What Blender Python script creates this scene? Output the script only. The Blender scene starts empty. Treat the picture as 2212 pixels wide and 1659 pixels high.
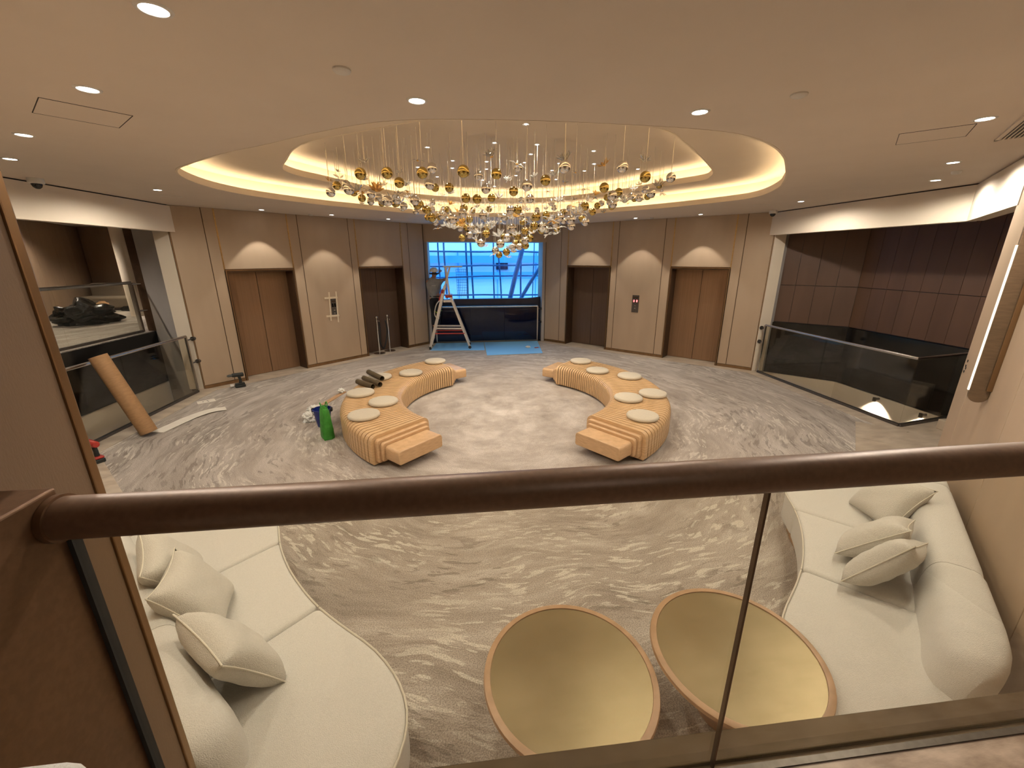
import bpy, bmesh, math, random
from mathutils import Vector, Matrix
random.seed(7)
PI = math.pi
S2 = math.sqrt(2.0)
scene = bpy.context.scene
COL = scene.collection

# ------------------------------------------------------------------ camera
# room frame: X right, Y along the hall's axis to the window, Z up, metres
FPX = 892.27
PITCH, ROLL, YAW = math.radians(17.008), math.radians(-0.066), math.radians(6.3)
hd = Vector((math.sin(YAW), math.cos(YAW), 0)); rt = Vector((math.cos(YAW), -math.sin(YAW), 0))
fw = hd*math.cos(PITCH) + Vector((0, 0, -math.sin(PITCH)))
up = hd*math.sin(PITCH) + Vector((0, 0, math.cos(PITCH)))
rt, up = rt*math.cos(ROLL) + up*math.sin(ROLL), -rt*math.sin(ROLL) + up*math.cos(ROLL)
cd = bpy.data.cameras.new('camera'); cam = bpy.data.objects.new('camera', cd); COL.objects.link(cam)
cd.sensor_width = 36.0; cd.lens = FPX/2212*36.0; cd.clip_start = 0.02; cd.clip_end = 200
M = Matrix.Identity(4)
for i in range(3):
    M[i][0], M[i][1], M[i][2] = rt[i], up[i], -fw[i]
M.translation = Vector((-0.66, 0, 2.6))
cam.matrix_world = M
scene.camera = cam

# ------------------------------------------------------------------ sky and exposure
world = bpy.data.worlds.new('world'); scene.world = world; world.use_nodes = True
wn = world.node_tree.nodes['Background']
wn.inputs[0].default_value = (0.13, 0.46, 0.95, 1); wn.inputs[1].default_value = 1.8
scene.view_settings.view_transform = 'Standard'
scene.view_settings.look = 'None'
scene.view_settings.exposure = 0.88
scene.view_settings.gamma = 1.0
scene.view_settings.use_curve_mapping = False
scene.cycles.sample_clamp_indirect = 4.0
scene.cycles.max_bounces = 5
scene.cycles.diffuse_bounces = 3
scene.cycles.glossy_bounces = 2
scene.cycles.transparent_max_bounces = 12
scene.cycles.use_light_tree = False
scene.cycles.adaptive_threshold = 0.08
scene.cycles.caustics_reflective = False
scene.cycles.caustics_refractive = False

# light powers (watts)
WARM = (1.0, 0.915, 0.785)
P_DOWN, P_WASH, P_INNER, COVE = 44.0, 34.0, 22.0, 10.0

# ------------------------------------------------------------------ materials
MATS = {}
def pm(name, c1, c2=None, scale=30, rough=.6, metal=0.0, bump=0.0, bscale=None, stretch=(1, 1, 1), spec=.5, sheen=0.0, detail=2, coat=0.0, coords='Object', rvar=0.0, aniso=0.0):
    m = bpy.data.materials.new(name); m.use_nodes = True; MATS[name] = m
    nt = m.node_tree; N = nt.nodes; L = nt.links
    b = N['Principled BSDF']
    b.inputs['Roughness'].default_value = rough; b.inputs['Metallic'].default_value = metal
    b.inputs['Specular IOR Level'].default_value = spec
    b.inputs['Sheen Weight'].default_value = sheen
    b.inputs['Coat Weight'].default_value = coat
    b.inputs['Anisotropic'].default_value = aniso
    if c2 is None: c2 = tuple(x*.88 for x in c1)
    tc = N.new('ShaderNodeTexCoord'); mp = N.new('ShaderNodeMapping'); mp.inputs['Scale'].default_value = stretch
    L.new(tc.outputs[coords], mp.inputs[0])
    nz = N.new('ShaderNodeTexNoise'); nz.inputs['Scale'].default_value = scale; nz.inputs['Detail'].default_value = detail
    L.new(mp.outputs[0], nz.inputs['Vector'])
    rp = N.new('ShaderNodeValToRGB'); rp.color_ramp.elements[0].position = .35; rp.color_ramp.elements[1].position = .65
    rp.color_ramp.elements[0].color = (*c2, 1); rp.color_ramp.elements[1].color = (*c1, 1)
    L.new(nz.outputs['Fac'], rp.inputs[0]); L.new(rp.outputs[0], b.inputs['Base Color'])
    if rvar:
        mr = N.new('ShaderNodeMapRange'); mr.inputs[3].default_value = rough-rvar; mr.inputs[4].default_value = rough+rvar
        L.new(nz.outputs['Fac'], mr.inputs[0]); L.new(mr.outputs[0], b.inputs['Roughness'])
    if bump:
        n2 = N.new('ShaderNodeTexNoise'); n2.inputs['Scale'].default_value = bscale or scale*4; n2.inputs['Detail'].default_value = 3
        L.new(mp.outputs[0], n2.inputs['Vector'])
        bp = N.new('ShaderNodeBump'); bp.inputs['Strength'].default_value = bump; bp.inputs['Distance'].default_value = .01
        L.new(n2.outputs['Fac'], bp.inputs['Height']); L.new(bp.outputs[0], b.inputs['Normal'])
    return m
def emit(name, col, st):
    m = bpy.data.materials.new(name); m.use_nodes = True; MATS[name] = m
    b = m.node_tree.nodes['Principled BSDF']; b.inputs['Base Color'].default_value = (.8, .8, .8, 1)
    b.inputs['Emission Color'].default_value = (*col, 1); b.inputs['Emission Strength'].default_value = st
    return m
def glassy(name, tint, refl=.04, rough=.02, ior=1.45, alpha=1.0):
    # thin pane: see-through tint plus fresnel reflection
    m = bpy.data.materials.new(name); m.use_nodes = True; MATS[name] = m
    nt = m.node_tree; N = nt.nodes; L = nt.links
    N.remove(N['Principled BSDF']); out = N['Material Output']
    tr = N.new('ShaderNodeBsdfTransparent'); tr.inputs[0].default_value = (*tint, 1)
    gl = N.new('ShaderNodeBsdfGlossy'); gl.inputs['Roughness'].default_value = rough; gl.inputs[0].default_value = (1, 1, 1, 1)
    # Schlick reflection from the facing angle, the same on both faces of the pane
    r0 = ((ior-1)/(ior+1))**2
    lw = N.new('ShaderNodeLayerWeight'); lw.inputs[0].default_value = .5
    pw = N.new('ShaderNodeMath'); pw.operation = 'POWER'; pw.inputs[1].default_value = 5.0; L.new(lw.outputs['Facing'], pw.inputs[0])
    fr = N.new('ShaderNodeMath'); fr.operation = 'MULTIPLY_ADD'; fr.inputs[1].default_value = 1-r0; fr.inputs[2].default_value = r0; L.new(pw.outputs[0], fr.inputs[0])
    mx = N.new('ShaderNodeMixShader'); L.new(fr.outputs[0], mx.inputs[0]); L.new(tr.outputs[0], mx.inputs[1]); L.new(gl.outputs[0], mx.inputs[2])
    L.new(mx.outputs[0], out.inputs[0])
    return m

pm('panel', (.50, .375, .262), (.465, .348, .242), 3, .55, 0, .12, 260, (1, 1, .25), spec=.35)
pm('panel_brown', (.235, .15, .09), (.21, .133, .08), 3, .55, 0, .12, 260, (1, 1, .25), spec=.35)
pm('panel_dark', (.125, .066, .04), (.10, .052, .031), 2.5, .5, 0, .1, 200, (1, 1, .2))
pm('panel_landing', (.30, .20, .125), (.26, .17, .105), 2.5, .6, 0, .1, 200, (1, 1, .2))
pm('paint', (.76, .66, .56), (.74, .64, .54), 2, .75, 0, .02, 400, spec=.25)
pm('paint_cream', (.82, .71, .57), (.80, .69, .55), 2, .7, 0, .02, 400, spec=.25)
pm('paint_grey_shade', (.42, .38, .35), (.40, .36, .33), 2, .7, 0, .02, 400, spec=.25)  # grey paint; on the left void's return it stands in for shade
pm('bronze', (.30, .185, .095), (.25, .15, .075), 14, .34, .85, .02, 300, (1, 1, .05), rvar=.05)
pm('bronze_dark', (.115, .07, .042), (.095, .058, .034), 10, .38, .7, .02, 300, rvar=.05)
pm('gold_strip', (.62, .40, .17), (.52, .33, .14), 20, .28, .95)
pm('ledge_bronze', (.085, .056, .026), (.065, .042, .019), 5, .42, .3, .02, 120, rvar=.05, spec=.12)
pm('handrail_bronze', (.19, .11, .068), (.165, .095, .058), 60, .42, .25, .05, 900)
pm('newel_bronze', (.17, .09, .046), (.145, .076, .038), 60, .42, .45, .04, 900)
pm('door_leaf', (.34, .205, .12), (.30, .182, .105), 40, .40, .65, .02, 500, (1, 1, .02), rvar=.04)
pm('door_leaf_dark', (.175, .112, .08), (.155, .10, .07), 40, .42, .6, .02, 500, (1, 1, .02), rvar=.04)
pm('black', (.012, .011, .010), (.009, .008, .007), 8, .5)
pm('black_gloss', (.010, .009, .008), (.007, .006, .006), 3, .08, spec=.6)
pm('navy_wall', (.018, .026, .060), (.014, .020, .048), 3, .2, spec=.5)
pm('steel', (.62, .60, .57), (.55, .53, .50), 60, .25, 1.0, 0, None, (1, 1, .05))
pm('steel_dark', (.16, .14, .125), (.13, .115, .10), 40, .4, .8)
pm('chrome', (.85, .84, .82), (.80, .79, .77), 20, .08, 1.0)
pm('stone', (.60, .50, .385), (.45, .36, .27), 3.2, .35, 0, .03, 60, (1, 2.2, 1), detail=8, rvar=.06)
pm('stone_pink', (.66, .52, .43), (.36, .26, .20), 7, .4, 0, .05, 60, (1, 2.6, 1), detail=8)
pm('oak', (.66, .43, .225), (.55, .345, .17), 9, .42, 0, .04, 60, (1, 1, 9), coat=.08, detail=6)
pm('oak_end', (.62, .395, .21), (.52, .325, .165), 12, .42, 0, .04, 60, (1, 1, 7), coat=.08, detail=6)
pm('gap_dark', (.030, .018, .010), (.024, .014, .008), 10, .7)  # near-black for thin gaps; between bench slats it stands in for shade
pm('cushion', (.57, .495, .375), (.535, .465, .35), 60, .8, 0, .1, 500, sheen=.2)
pm('boucle', (.74, .71, .65), (.68, .65, .59), 120, .95, 0, .55, 230, sheen=.25, detail=6)
pm('boucle_pillow', (.73, .69, .61), (.66, .62, .54), 120, .95, 0, .7, 200, sheen=.25, detail=6)
pm('piping', (.74, .69, .58), (.70, .65, .54), 80, .9)
pm('plinth', (.09, .065, .05), (.07, .05, .04), 20, .7)
pm('brass_top', (.29, .232, .135), (.262, .21, .12), 3, .36, 1.0, .015, 160, rvar=.05)
pm('table_wood', (.50, .31, .175), (.40, .245, .135), 12, .42, 0, .03, 80, (1, 1, 6), detail=6)
pm('sconce_wood', (.16, .10, .055), (.125, .078, .042), 12, .45, 0, .03, 80, (1, 1, 6), detail=6)
pm('ball_gold', (.58, .44, .15), (.54, .41, .135), 4, .045, 1.0)
pm('ball_silver', (.82, .81, .79), (.78, .77, .75), 4, .045, 1.0)
pm('wire', (.80, .74, .62), None, 20, .4, .5)
pm('alu', (.74, .71, .66), (.66, .63, .58), 30, .38, .85)
pm('red_paint', (.50, .05, .035), (.42, .04, .03), 30, .4)
pm('tool_black', (.020, .024, .022), (.014, .016, .015), 30, .5)
pm('tool_grey', (.10, .10, .095), None, 30, .5)
pm('rubber', (.02, .02, .02), None, 30, .7)
pm('cardboard', (.42, .235, .105), (.36, .20, .09), 14, .7, 0, .1, 90, (1, 1, 4))
pm('olive_tube', (.105, .075, .038), (.085, .06, .03), 14, .6)
pm('paper', (.82, .76, .66), (.78, .72, .62), 10, .85)
pm('tape', (.80, .68, .50), (.74, .62, .45), 30, .8)
pm('film', (.80, .78, .72), (.70, .68, .62), 30, .35)
pm('green_bag', (.055, .30, .035), (.035, .21, .02), 12, .55, 0, .3, 20)
pm('blue_plastic', (.012, .03, .20), (.010, .024, .16), 12, .35)
pm('sheet', (.26, .62, .98), (.24, .59, .96), 1.2, .5, 0, .02, 6, spec=.6)
pm('skin', (.50, .26, .17), (.46, .23, .15), 30, .55)
pm('shirt', (.34, .35, .36), (.29, .30, .31), 14, .9, 0, .2, 40)
pm('trousers', (.018, .020, .026), (.014, .015, .020), 14, .9, 0, .2, 40)
pm('helmet', (.90, .88, .83), (.86, .84, .79), 10, .35)
pm('hivis', (.50, .62, .08), (.44, .56, .06), 20, .7)
pm('logo', (.62, .60, .58), None, 60, .8)
pm('shoe', (.05, .04, .035), None, 30, .6)
pm('plastic_white', (.78, .74, .68), (.75, .71, .65), 20, .45)
pm('grille_dark', (.05, .042, .035), None, 20, .6)
pm('sofa_brown', (.30, .24, .17), (.26, .205, .145), 60, .9, 0, .3, 200)
pm('bag_black', (.010, .011, .010), (.006, .007, .006), 12, .22, 0, .6, 14)
pm('pole_blue', (.05, .20, .42), (.035, .15, .34), 12, .6)
pm('tarp', (.30, .62, .95), (.24, .54, .88), .8, .7, 0, .2, 4)
pm('tarp_dark', (.16, .50, .88), (.13, .44, .80), .8, .7)
pm('facade', (.90, .93, .96), (.78, .85, .93), .5, .8)
glassy('glass', (.90, .885, .84))
glassy('glass_front', (.93, .915, .865), ior=1.30)
glassy('glass_dark', (.50, .58, .74), ior=1.35)
glassy('glass_window', (.94, .97, 1.0))
def crystal(name, tint, body, k):
    # cast glass: see-through, glossy, with a milky share that catches the lamps
    m = glassy(name, tint, ior=1.8, rough=.08); nt = m.node_tree; N = nt.nodes; L = nt.links
    out = N['Material Output']; old = out.inputs[0].links[0].from_node
    df = N.new('ShaderNodeBsdfTranslucent'); df.inputs[0].default_value = (*body, 1)
    d2 = N.new('ShaderNodeBsdfDiffuse'); d2.inputs[0].default_value = (*body, 1)
    ad = N.new('ShaderNodeMixShader'); ad.inputs[0].default_value = .5; L.new(df.outputs[0], ad.inputs[1]); L.new(d2.outputs[0], ad.inputs[2])
    mx = N.new('ShaderNodeMixShader'); mx.inputs[0].default_value = k; L.new(old.outputs[0], mx.inputs[1]); L.new(ad.outputs[0], mx.inputs[2]); L.new(mx.outputs[0], out.inputs[0])
crystal('crystal', (.97, .96, .93), (.95, .93, .88), .38)
crystal('crystal_amber', (.98, .84, .56), (.95, .66, .26), .5)
pm('amber', (.85, .52, .16), (.76, .44, .12), 20, .2, 0)
emit('lamp_disc', (1.0, .95, .86), 14.0)
emit('lamp_small', (1.0, .96, .90), 12.0)
emit('cove_led', (1.0, .79, .50), COVE)
emit('sconce_led', (1.0, .86, .62), 0.75)
emit('red_digit', (1.0, .10, .10), 3.0)

def carpet_mat():
    m = bpy.data.materials.new('carpet'); m.use_nodes = True; MATS['carpet'] = m
    nt = m.node_tree; N = nt.nodes; L = nt.links; b = N['Principled BSDF']
    b.inputs['Roughness'].default_value = .95; b.inputs['Specular IOR Level'].default_value = .15; b.inputs['Sheen Weight'].default_value = .15
    tc = N.new('ShaderNodeTexCoord'); sp = N.new('ShaderNodeSeparateXYZ'); L.new(tc.outputs['Object'], sp.inputs[0])
    def math_(op, a, bb=None, c=None):
        n = N.new('ShaderNodeMath'); n.operation = op
        for i, v in enumerate((a, bb, c)):
            if v is None: continue
            if isinstance(v, (int, float)): n.inputs[i].default_value = v
            else: L.new(v, n.inputs[i])
        return n.outputs[0]
    dy = math_('SUBTRACT', 6.9, sp.outputs['Y'])
    ang = math_('ARCTAN2', sp.outputs['X'], dy)
    rr = math_('SQRT', math_('ADD', math_('MULTIPLY', sp.outputs['X'], sp.outputs['X']), math_('MULTIPLY', dy, dy)))
    # slow warp so the swirl wanders
    wz = N.new('ShaderNodeTexNoise'); wz.inputs['Scale'].default_value = .55; wz.inputs['Detail'].default_value = 2; L.new(tc.outputs['Object'], wz.inputs['Vector'])
    rw = math_('ADD', rr, math_('MULTIPLY', math_('SUBTRACT', wz.outputs['Fac'], .5), .9))
    ca_, sa_ = math_('COSINE', ang), math_('SINE', ang)     # wrap the pattern on a cylinder: no seam
    def polar(ka, kr):
        c = N.new('ShaderNodeCombineXYZ'); L.new(math_('MULTIPLY', ca_, ka), c.inputs[0]); L.new(math_('MULTIPLY', sa_, ka), c.inputs[1]); L.new(math_('MULTIPLY', rw, kr), c.inputs[2]); return c.outputs[0]
    def noise(vec, scale, detail=3, rough=.5, dist=0.0):
        n = N.new('ShaderNodeTexNoise'); n.inputs['Scale'].default_value = scale; n.inputs['Detail'].default_value = detail
        n.inputs['Roughness'].default_value = rough; n.inputs['Distortion'].default_value = dist; L.new(vec, n.inputs['Vector']); return n.outputs['Fac']
    def ramp(f, *st):
        r = N.new('ShaderNodeValToRGB'); e = r.color_ramp.elements
        while len(e) < len(st): e.new(.5)
        for el, (p, c) in zip(e, st): el.position = p; el.color = (*c, 1) if len(c) == 3 else c
        L.new(f, r.inputs[0]); return r.outputs[0]
    def mix(f, a, bb):
        n = N.new('ShaderNodeMix'); n.data_type = 'RGBA'; L.new(f, n.inputs[0]); L.new(a, n.inputs[6]); L.new(bb, n.inputs[7]); return n.outputs[2]
    def rgb(c):
        n = N.new('ShaderNodeRGB'); n.outputs[0].default_value = (*c, 1); return n.outputs[0]
    cm = N.new('ShaderNodeMapRange'); cm.interpolation_type = 'SMOOTHSTEP'; cm.inputs[1].default_value = .7; cm.inputs[2].default_value = 2.6; L.new(rr, cm.inputs[0])
    bm_ = N.new('ShaderNodeMix'); L.new(cm.outputs[0], bm_.inputs[0]); L.new(noise(tc.outputs['Object'], 2.3, 7, .64, .2), bm_.inputs[2]); L.new(noise(polar(4.0, 4.6), 1.0, 7, .64, .2), bm_.inputs[3])
    base = ramp(bm_.outputs[0], (.28, (.28, .234, .192)), (.50, (.41, .352, .30)), (.72, (.56, .50, .44)))
    g = lambda v: (v, v, v)
    fl = ramp(noise(polar(19.0, 25.0), 1.0, 2.2, .5, .35), (.555, g(0)), (.59, g(1)))
    lmask = ramp(noise(polar(2.2, 1.6), 1.3, 2), (.44, g(.0)), (.57, g(.95)))
    fd = ramp(noise(polar(16.0, 19.0), 1.13, 2, .5, .4), (.40, g(1)), (.435, g(0)))
    dmask = ramp(noise(polar(2.0, 1.5), 1.7, 2), (.46, g(0)), (.60, g(.6)))
    mm = N.new('ShaderNodeMix'); mm.data_type = 'RGBA'; mm.blend_type = 'MULTIPLY'; mm.inputs[0].default_value = 1; L.new(fl, mm.inputs[6]); L.new(lmask, mm.inputs[7])
    md = N.new('ShaderNodeMix'); md.data_type = 'RGBA'; md.blend_type = 'MULTIPLY'; md.inputs[0].default_value = 1; L.new(fd, md.inputs[6]); L.new(dmask, md.inputs[7])
    rm = N.new('ShaderNodeMapRange'); rm.interpolation_type = 'SMOOTHSTEP'; rm.inputs[1].default_value = 1.8; rm.inputs[2].default_value = 4.2; rm.inputs[3].default_value = .22; rm.inputs[4].default_value = 1.0
    L.new(rr, rm.inputs[0])
    for nn in (mm, md):      # the pattern thins out towards the middle of the hall
        k = N.new('ShaderNodeMix'); k.data_type = 'RGBA'; k.blend_type = 'MULTIPLY'; k.inputs[0].default_value = 1; L.new(lmask if nn is mm else dmask, k.inputs[6]); L.new(rm.outputs[0], k.inputs[7])
        L.new(k.outputs[2], nn.inputs[7])
    c = mix(mm.outputs[2], base, rgb((.62, .565, .485)))
    c = mix(md.outputs[2], c, rgb((.185, .15, .122)))
    spk = noise(tc.outputs['Object'], 120, 3, .7)
    s2 = ramp(spk, (.40, g(.58)), (.60, g(1.32)))
    mu = N.new('ShaderNodeMix'); mu.data_type = 'RGBA'; mu.blend_type = 'MULTIPLY'; mu.inputs[0].default_value = .8; L.new(c, mu.inputs[6]); L.new(s2, mu.inputs[7])
    L.new(mu.outputs[2], b.inputs['Base Color'])
    bp = N.new('ShaderNodeBump'); bp.inputs['Strength'].default_value = .35; bp.inputs['Distance'].default_value = .006
    L.new(spk, bp.inputs['Height']); L.new(bp.outputs[0], b.inputs['Normal'])
carpet_mat()

# ------------------------------------------------------------------ builders
def ident(p): return Vector(p)
class MB:
    """collects shapes into one bmesh"""
    def __init__(self, xf=ident): self.bm = bmesh.new(); self.xf = xf
    def v(self, p): return self.bm.verts.new(self.xf(p))
    def face(self, vs):
        try: return self.bm.faces.new(vs)
        except ValueError: return None
    def box(self, a, b, xf=None):
        xf = xf or self.xf
        x0, y0, z0 = a; x1, y1, z1 = b
        vs = [self.bm.verts.new(xf(p)) for p in ((x0,y0,z0),(x1,y0,z0),(x1,y1,z0),(x0,y1,z0),(x0,y0,z1),(x1,y0,z1),(x1,y1,z1),(x0,y1,z1))]
        for f in ((0,3,2,1),(4,5,6,7),(0,1,5,4),(1,2,6,5),(2,3,7,6),(3,0,4,7)): self.face([vs[i] for i in f])
        return self
    def prism(self, poly, z0, z1):
        lo = [self.v((x, y, z0)) for x, y in poly]; hi = [self.v((x, y, z1)) for x, y in poly]
        n = len(poly)
        for i in range(n): self.face([lo[i], lo[(i+1)%n], hi[(i+1)%n], hi[i]])
        self.face(lo[::-1]); self.face(hi); return self
    def rings(self, rings, cap0=True, cap1=True, closed=True):
        R = [[self.v(p) for p in r] for r in rings]
        for a, b in zip(R, R[1:]):
            n = len(a)
            for i in range(n if closed else n-1):
                self.face([a[i], a[(i+1)%n], b[(i+1)%n], b[i]])
        if cap0: self.face(R[0][::-1])
        if cap1: self.face(R[-1])
        return self
    def lathe(self, prof, seg=24, c=(0,0,0), cap=True):
        rs = []
        for r, z in prof:
            rs.append([(c[0]+r*math.cos(2*PI*i/seg), c[1]+r*math.sin(2*PI*i/seg), c[2]+z) for i in range(seg)])
        return self.rings(rs, cap, cap)
    def tube(self, pts, r, seg=10, cap=True):
        pts = [Vector(p) for p in pts]; n = len(pts); rs = []
        rad = r if isinstance(r, (list, tuple)) else [r]*n
        prev = None
        for i, p in enumerate(pts):
            d = (pts[min(i+1, n-1)]-pts[max(i-1, 0)]).normalized()
            a = prev if prev is not None else (Vector((0,0,1)) if abs(d.z) < .9 else Vector((1,0,0)))
            x = (a-d*a.dot(d)).normalized(); y = d.cross(x); prev = x
            rs.append([tuple(p+x*rad[i]*math.cos(2*PI*k/seg)+y*rad[i]*math.sin(2*PI*k/seg)) for k in range(seg)])
        return self.rings(rs, cap, cap)
    def bar(self, a, b, w, h, side=None):
        """rectangular bar between two points"""
        a, b = Vector(a), Vector(b); d = (b-a).normalized()
        s = Vector(side) if side else (Vector((0,0,1)) if abs(d.z) < .9 else Vector((0,1,0)))
        x = (s-d*s.dot(d)).normalized(); y = d.cross(x)
        rs = [[tuple(p+x*w/2*i+y*h/2*j) for i, j in ((-1,-1),(1,-1),(1,1),(-1,1))] for p in (a, b)]
        return self.rings(rs)
    def build(self, name, mat, parent=None, smooth=None, bevel=0.0, bseg=2, sub=0):
        bm = self.bm
        bmesh.ops.recalc_face_normals(bm, faces=bm.faces[:])
        me = bpy.data.meshes.new(name); bm.to_mesh(me); bm.free()
        return link(name, me, mat, parent, smooth, bevel, bseg, sub)
def link(name, me, mat=None, parent=None, smooth=None, bevel=0.0, bseg=2, sub=0):
    o = bpy.data.objects.new(name, me); COL.objects.link(o)
    if mat and not me.materials: me.materials.append(MATS[mat] if isinstance(mat, str) else mat)
    if smooth is not None and len(me.polygons):
        me.polygons.foreach_set('use_smooth', [True]*len(me.polygons))
        if smooth < 180: me.set_sharp_from_angle(angle=math.radians(smooth))
    if bevel:
        md = o.modifiers.new('bevel', 'BEVEL'); md.width = bevel; md.segments = bseg; md.limit_method = 'ANGLE'; md.angle_limit = math.radians(40)
    if sub:
        md = o.modifiers.new('subsurf', 'SUBSURF'); md.levels = sub; md.render_levels = sub
    if parent is not None: o.parent = parent
    return o
def empty(name, loc=(0,0,0), rz=0.0):
    o = bpy.data.objects.new(name, None); COL.objects.link(o); o.location = loc; o.rotation_euler = (0, 0, rz); o.empty_display_size = .1
    return o
def tag(o, label, cat, group=None):
    o['label'] = label; o['category'] = cat
    if group: o['group'] = group
    return o
def struct(o, label=None):
    o['kind'] = 'structure'
    if label: o['label'] = label
    return o
def dup(o, parent=None, **kw):
    c = o.copy(); COL.objects.link(c); c.parent = parent
    for k, v in kw.items(): setattr(c, k, v)
    return c
def catmull(pts, n=6, closed=True):
    out = []; N = len(pts)
    for i in range(N if closed else N-1):
        p0, p1, p2, p3 = [Vector(pts[(i+k) % N]) if closed else Vector(pts[min(max(i+k, 0), N-1)]) for k in (-1, 0, 1, 2)]
        for j in range(n):
            t = j/n
            out.append(tuple(.5*((2*p1)+(p2-p0)*t+(2*p0-5*p1+4*p2-p3)*t*t+(3*p1-p0-3*p2+p3)*t**3)))
    if not closed: out.append(tuple(pts[-1]))
    return out
def offset_poly(poly, d):
    """move a counter-clockwise polygon's points inward by d"""
    n = len(poly); out = []
    for i in range(n):
        a, b, c = Vector(poly[i-1]), Vector(poly[i]), Vector(poly[(i+1) % n])
        t = (c-a); t = t.normalized() if t.length > 1e-9 else Vector((1, 0))
        out.append((b.x-t.y*d, b.y+t.x*d))
    return out
def round_corners(poly, r, seg=6):
    """replace sharp corners of a ccw outline by arcs"""
    n = len(poly); out = []
    for i in range(n):
        a, b, c = Vector(poly[i-1]), Vector(poly[i]), Vector(poly[(i+1) % n])
        p, q = (a-b), (c-b); la, lc = p.length, q.length
        if la < 1e-6 or lc < 1e-6: continue
        ang = math.degrees(p.angle(q))
        if ang > 150: out.append(tuple(b)); continue
        k = min(r/math.tan(math.radians(ang)/2), la*.48, lc*.48)
        s0, s1 = b+p.normalized()*k, b+q.normalized()*k
        for j in range(seg+1):
            t = j/seg; out.append(tuple(s0*(1-t)**2+b*2*t*(1-t)+s1*t*t))
    return out
def cushion_prism(mb, poly, z0, z1, r, crown=0.0, rb=None, steps=5):
    """upholstered slab over a ccw outline with rounded rims"""
    rb = r*.5 if rb is None else rb
    rs = []
    for k in range(4):
        a = PI/2*k/3
        rs.append([(x, y, z0+rb*(1-math.cos(a))) for x, y in offset_poly(poly, rb*(1-math.sin(a)))])
    for k in range(steps+1):
        a = PI/2*k/steps
        rs.append([(x, y, z1-r+r*math.sin(a)) for x, y in offset_poly(poly, r*(1-math.cos(a)))])
    top = rs[-1]; cx = sum(p[0] for p in top)/len(top); cy = sum(p[1] for p in top)/len(top)
    for f in (.97, .85, .6, .3, .0008):
        rs.append([(cx+(x-cx)*f, cy+(y-cy)*f, z1+crown*(1-f*f)) for x, y, z in top])
    mb.rings(rs); return mb

# ------------------------------------------------------------------ the shell
CZ, CZ2, CZ3 = 3.536, 3.80, 4.05          # the three ceiling levels
LZ = 0.90                                  # landing level
fl = MB().prism([(-1.84,.98),(1.84,.98),(4.62,3.75),(6.12,5.25),(6.12,8.86),(1.84,13.14),(-1.84,13.14),(-6.12,8.86),(-6.12,5.25),(-4.62,3.75)], -.3, 0).build('floor', 'carpet')
struct(fl, 'taupe carpet with pale swirling flecks covering the octagonal hall')
def fbox(name, a, b, mat, parent=None, bevel=0.0): return MB().box(a, b).build(name, mat, parent, bevel=bevel)
# far boundaries that close the place
sh = struct(empty('wall_outer'))
for a, b, m in (((-13.7,-3.8,-2.9),(9.7,-3.6,4.3),'panel'), ((9.5,-3.6,-2.9),(9.7,14.1,4.3),'panel_dark'), ((-13.7,-3.6,-2.9),(-13.5,15.8,4.3),'panel_landing'),
                ((1.95,13.9,-2.9),(9.5,14.1,4.3),'panel_dark'), ((-5.2,13.9,-2.9),(-1.95,14.1,4.3),'panel_dark'), ((-1.95,13.9,-2.9),(1.95,14.1,1.27),'navy_wall'),
                ((-1.95,13.9,3.30),(1.95,14.1,4.3),'panel'), ((-5.2,14.1,-2.9),(-5.0,15.8,4.3),'panel_landing'), ((-13.5,15.6,-2.9),(-5.2,15.8,4.3),'panel_landing')):
    fbox('wall_section', a, b, m, sh)
struct(fbox('floor_lower', (-13.5,-3.6,-2.9), (9.5,14,-2.7), 'paint_cream'))

# ceiling with its stepped oval openings
def sym(pts): return [(u, v) for u, v in pts] + [(-u, v) for u, v in reversed(pts) if u > .01]
OUT = sym([(0,3.35),(.7,3.38),(1.15,3.46),(1.52,3.60),(2.35,4.17),(2.9,4.65),(3.48,5.2),(3.78,5.65),(4.04,6.3),(4.10,6.9),(3.93,7.6),(3.42,8.42),(2.8,9.1),(1.7,10.05),(.8,10.5),(0,10.62)])
INN = sym([(0,4.16),(.55,4.20),(1.03,4.37),(1.46,4.60),(2.0,5.08),(2.5,5.6),(3.02,6.4),(3.2,6.93),(2.95,7.55),(2.35,8.75),(1.45,9.72),(.7,10.0),(0,10.06)])
# measured outlines of the two recesses, anticlockwise from the near side
OUT = [(0,3.35),(.7,3.375),(1.15,3.42),(1.54,3.51),(1.98,3.75),(2.44,4.16),(2.86,4.65),(3.22,5.10),(3.50,5.50),(3.72,5.85),(3.96,6.4),(4.05,6.85),(3.98,7.2),(3.70,7.75),(3.3,8.4),(2.7,9.1),(1.7,10.0),(.8,10.48),(0,10.6),
       (-.8,10.48),(-1.7,10.0),(-2.70,9.1),(-3.28,8.5),(-3.88,7.6),(-4.10,6.85),(-4.05,6.1),(-3.83,5.52),(-3.46,5.12),(-2.92,4.66),(-2.30,4.22),(-1.85,3.88),(-1.46,3.62),(-1.13,3.46),(-.7,3.38)]
INN = [(0,4.14),(.6,4.18),(1.06,4.32),(1.43,4.50),(1.80,4.88),(2.12,5.24),(2.45,5.63),(2.98,6.30),(3.17,6.68),(3.22,7.0),(2.90,7.58),(2.33,8.75),(1.45,9.72),(.7,10.0),(0,10.06),
       (-.7,10.0),(-1.45,9.72),(-2.30,8.90),(-2.88,7.73),(-3.11,7.3),(-3.18,6.92),(-3.10,6.62),(-2.86,6.15),(-2.58,5.62),(-2.26,5.23),(-1.76,4.9),(-1.45,4.68),(-1.0,4.40),(-.55,4.2)]
OUTP, INNP = catmull(OUT, 6), catmull(INN, 7)
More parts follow.
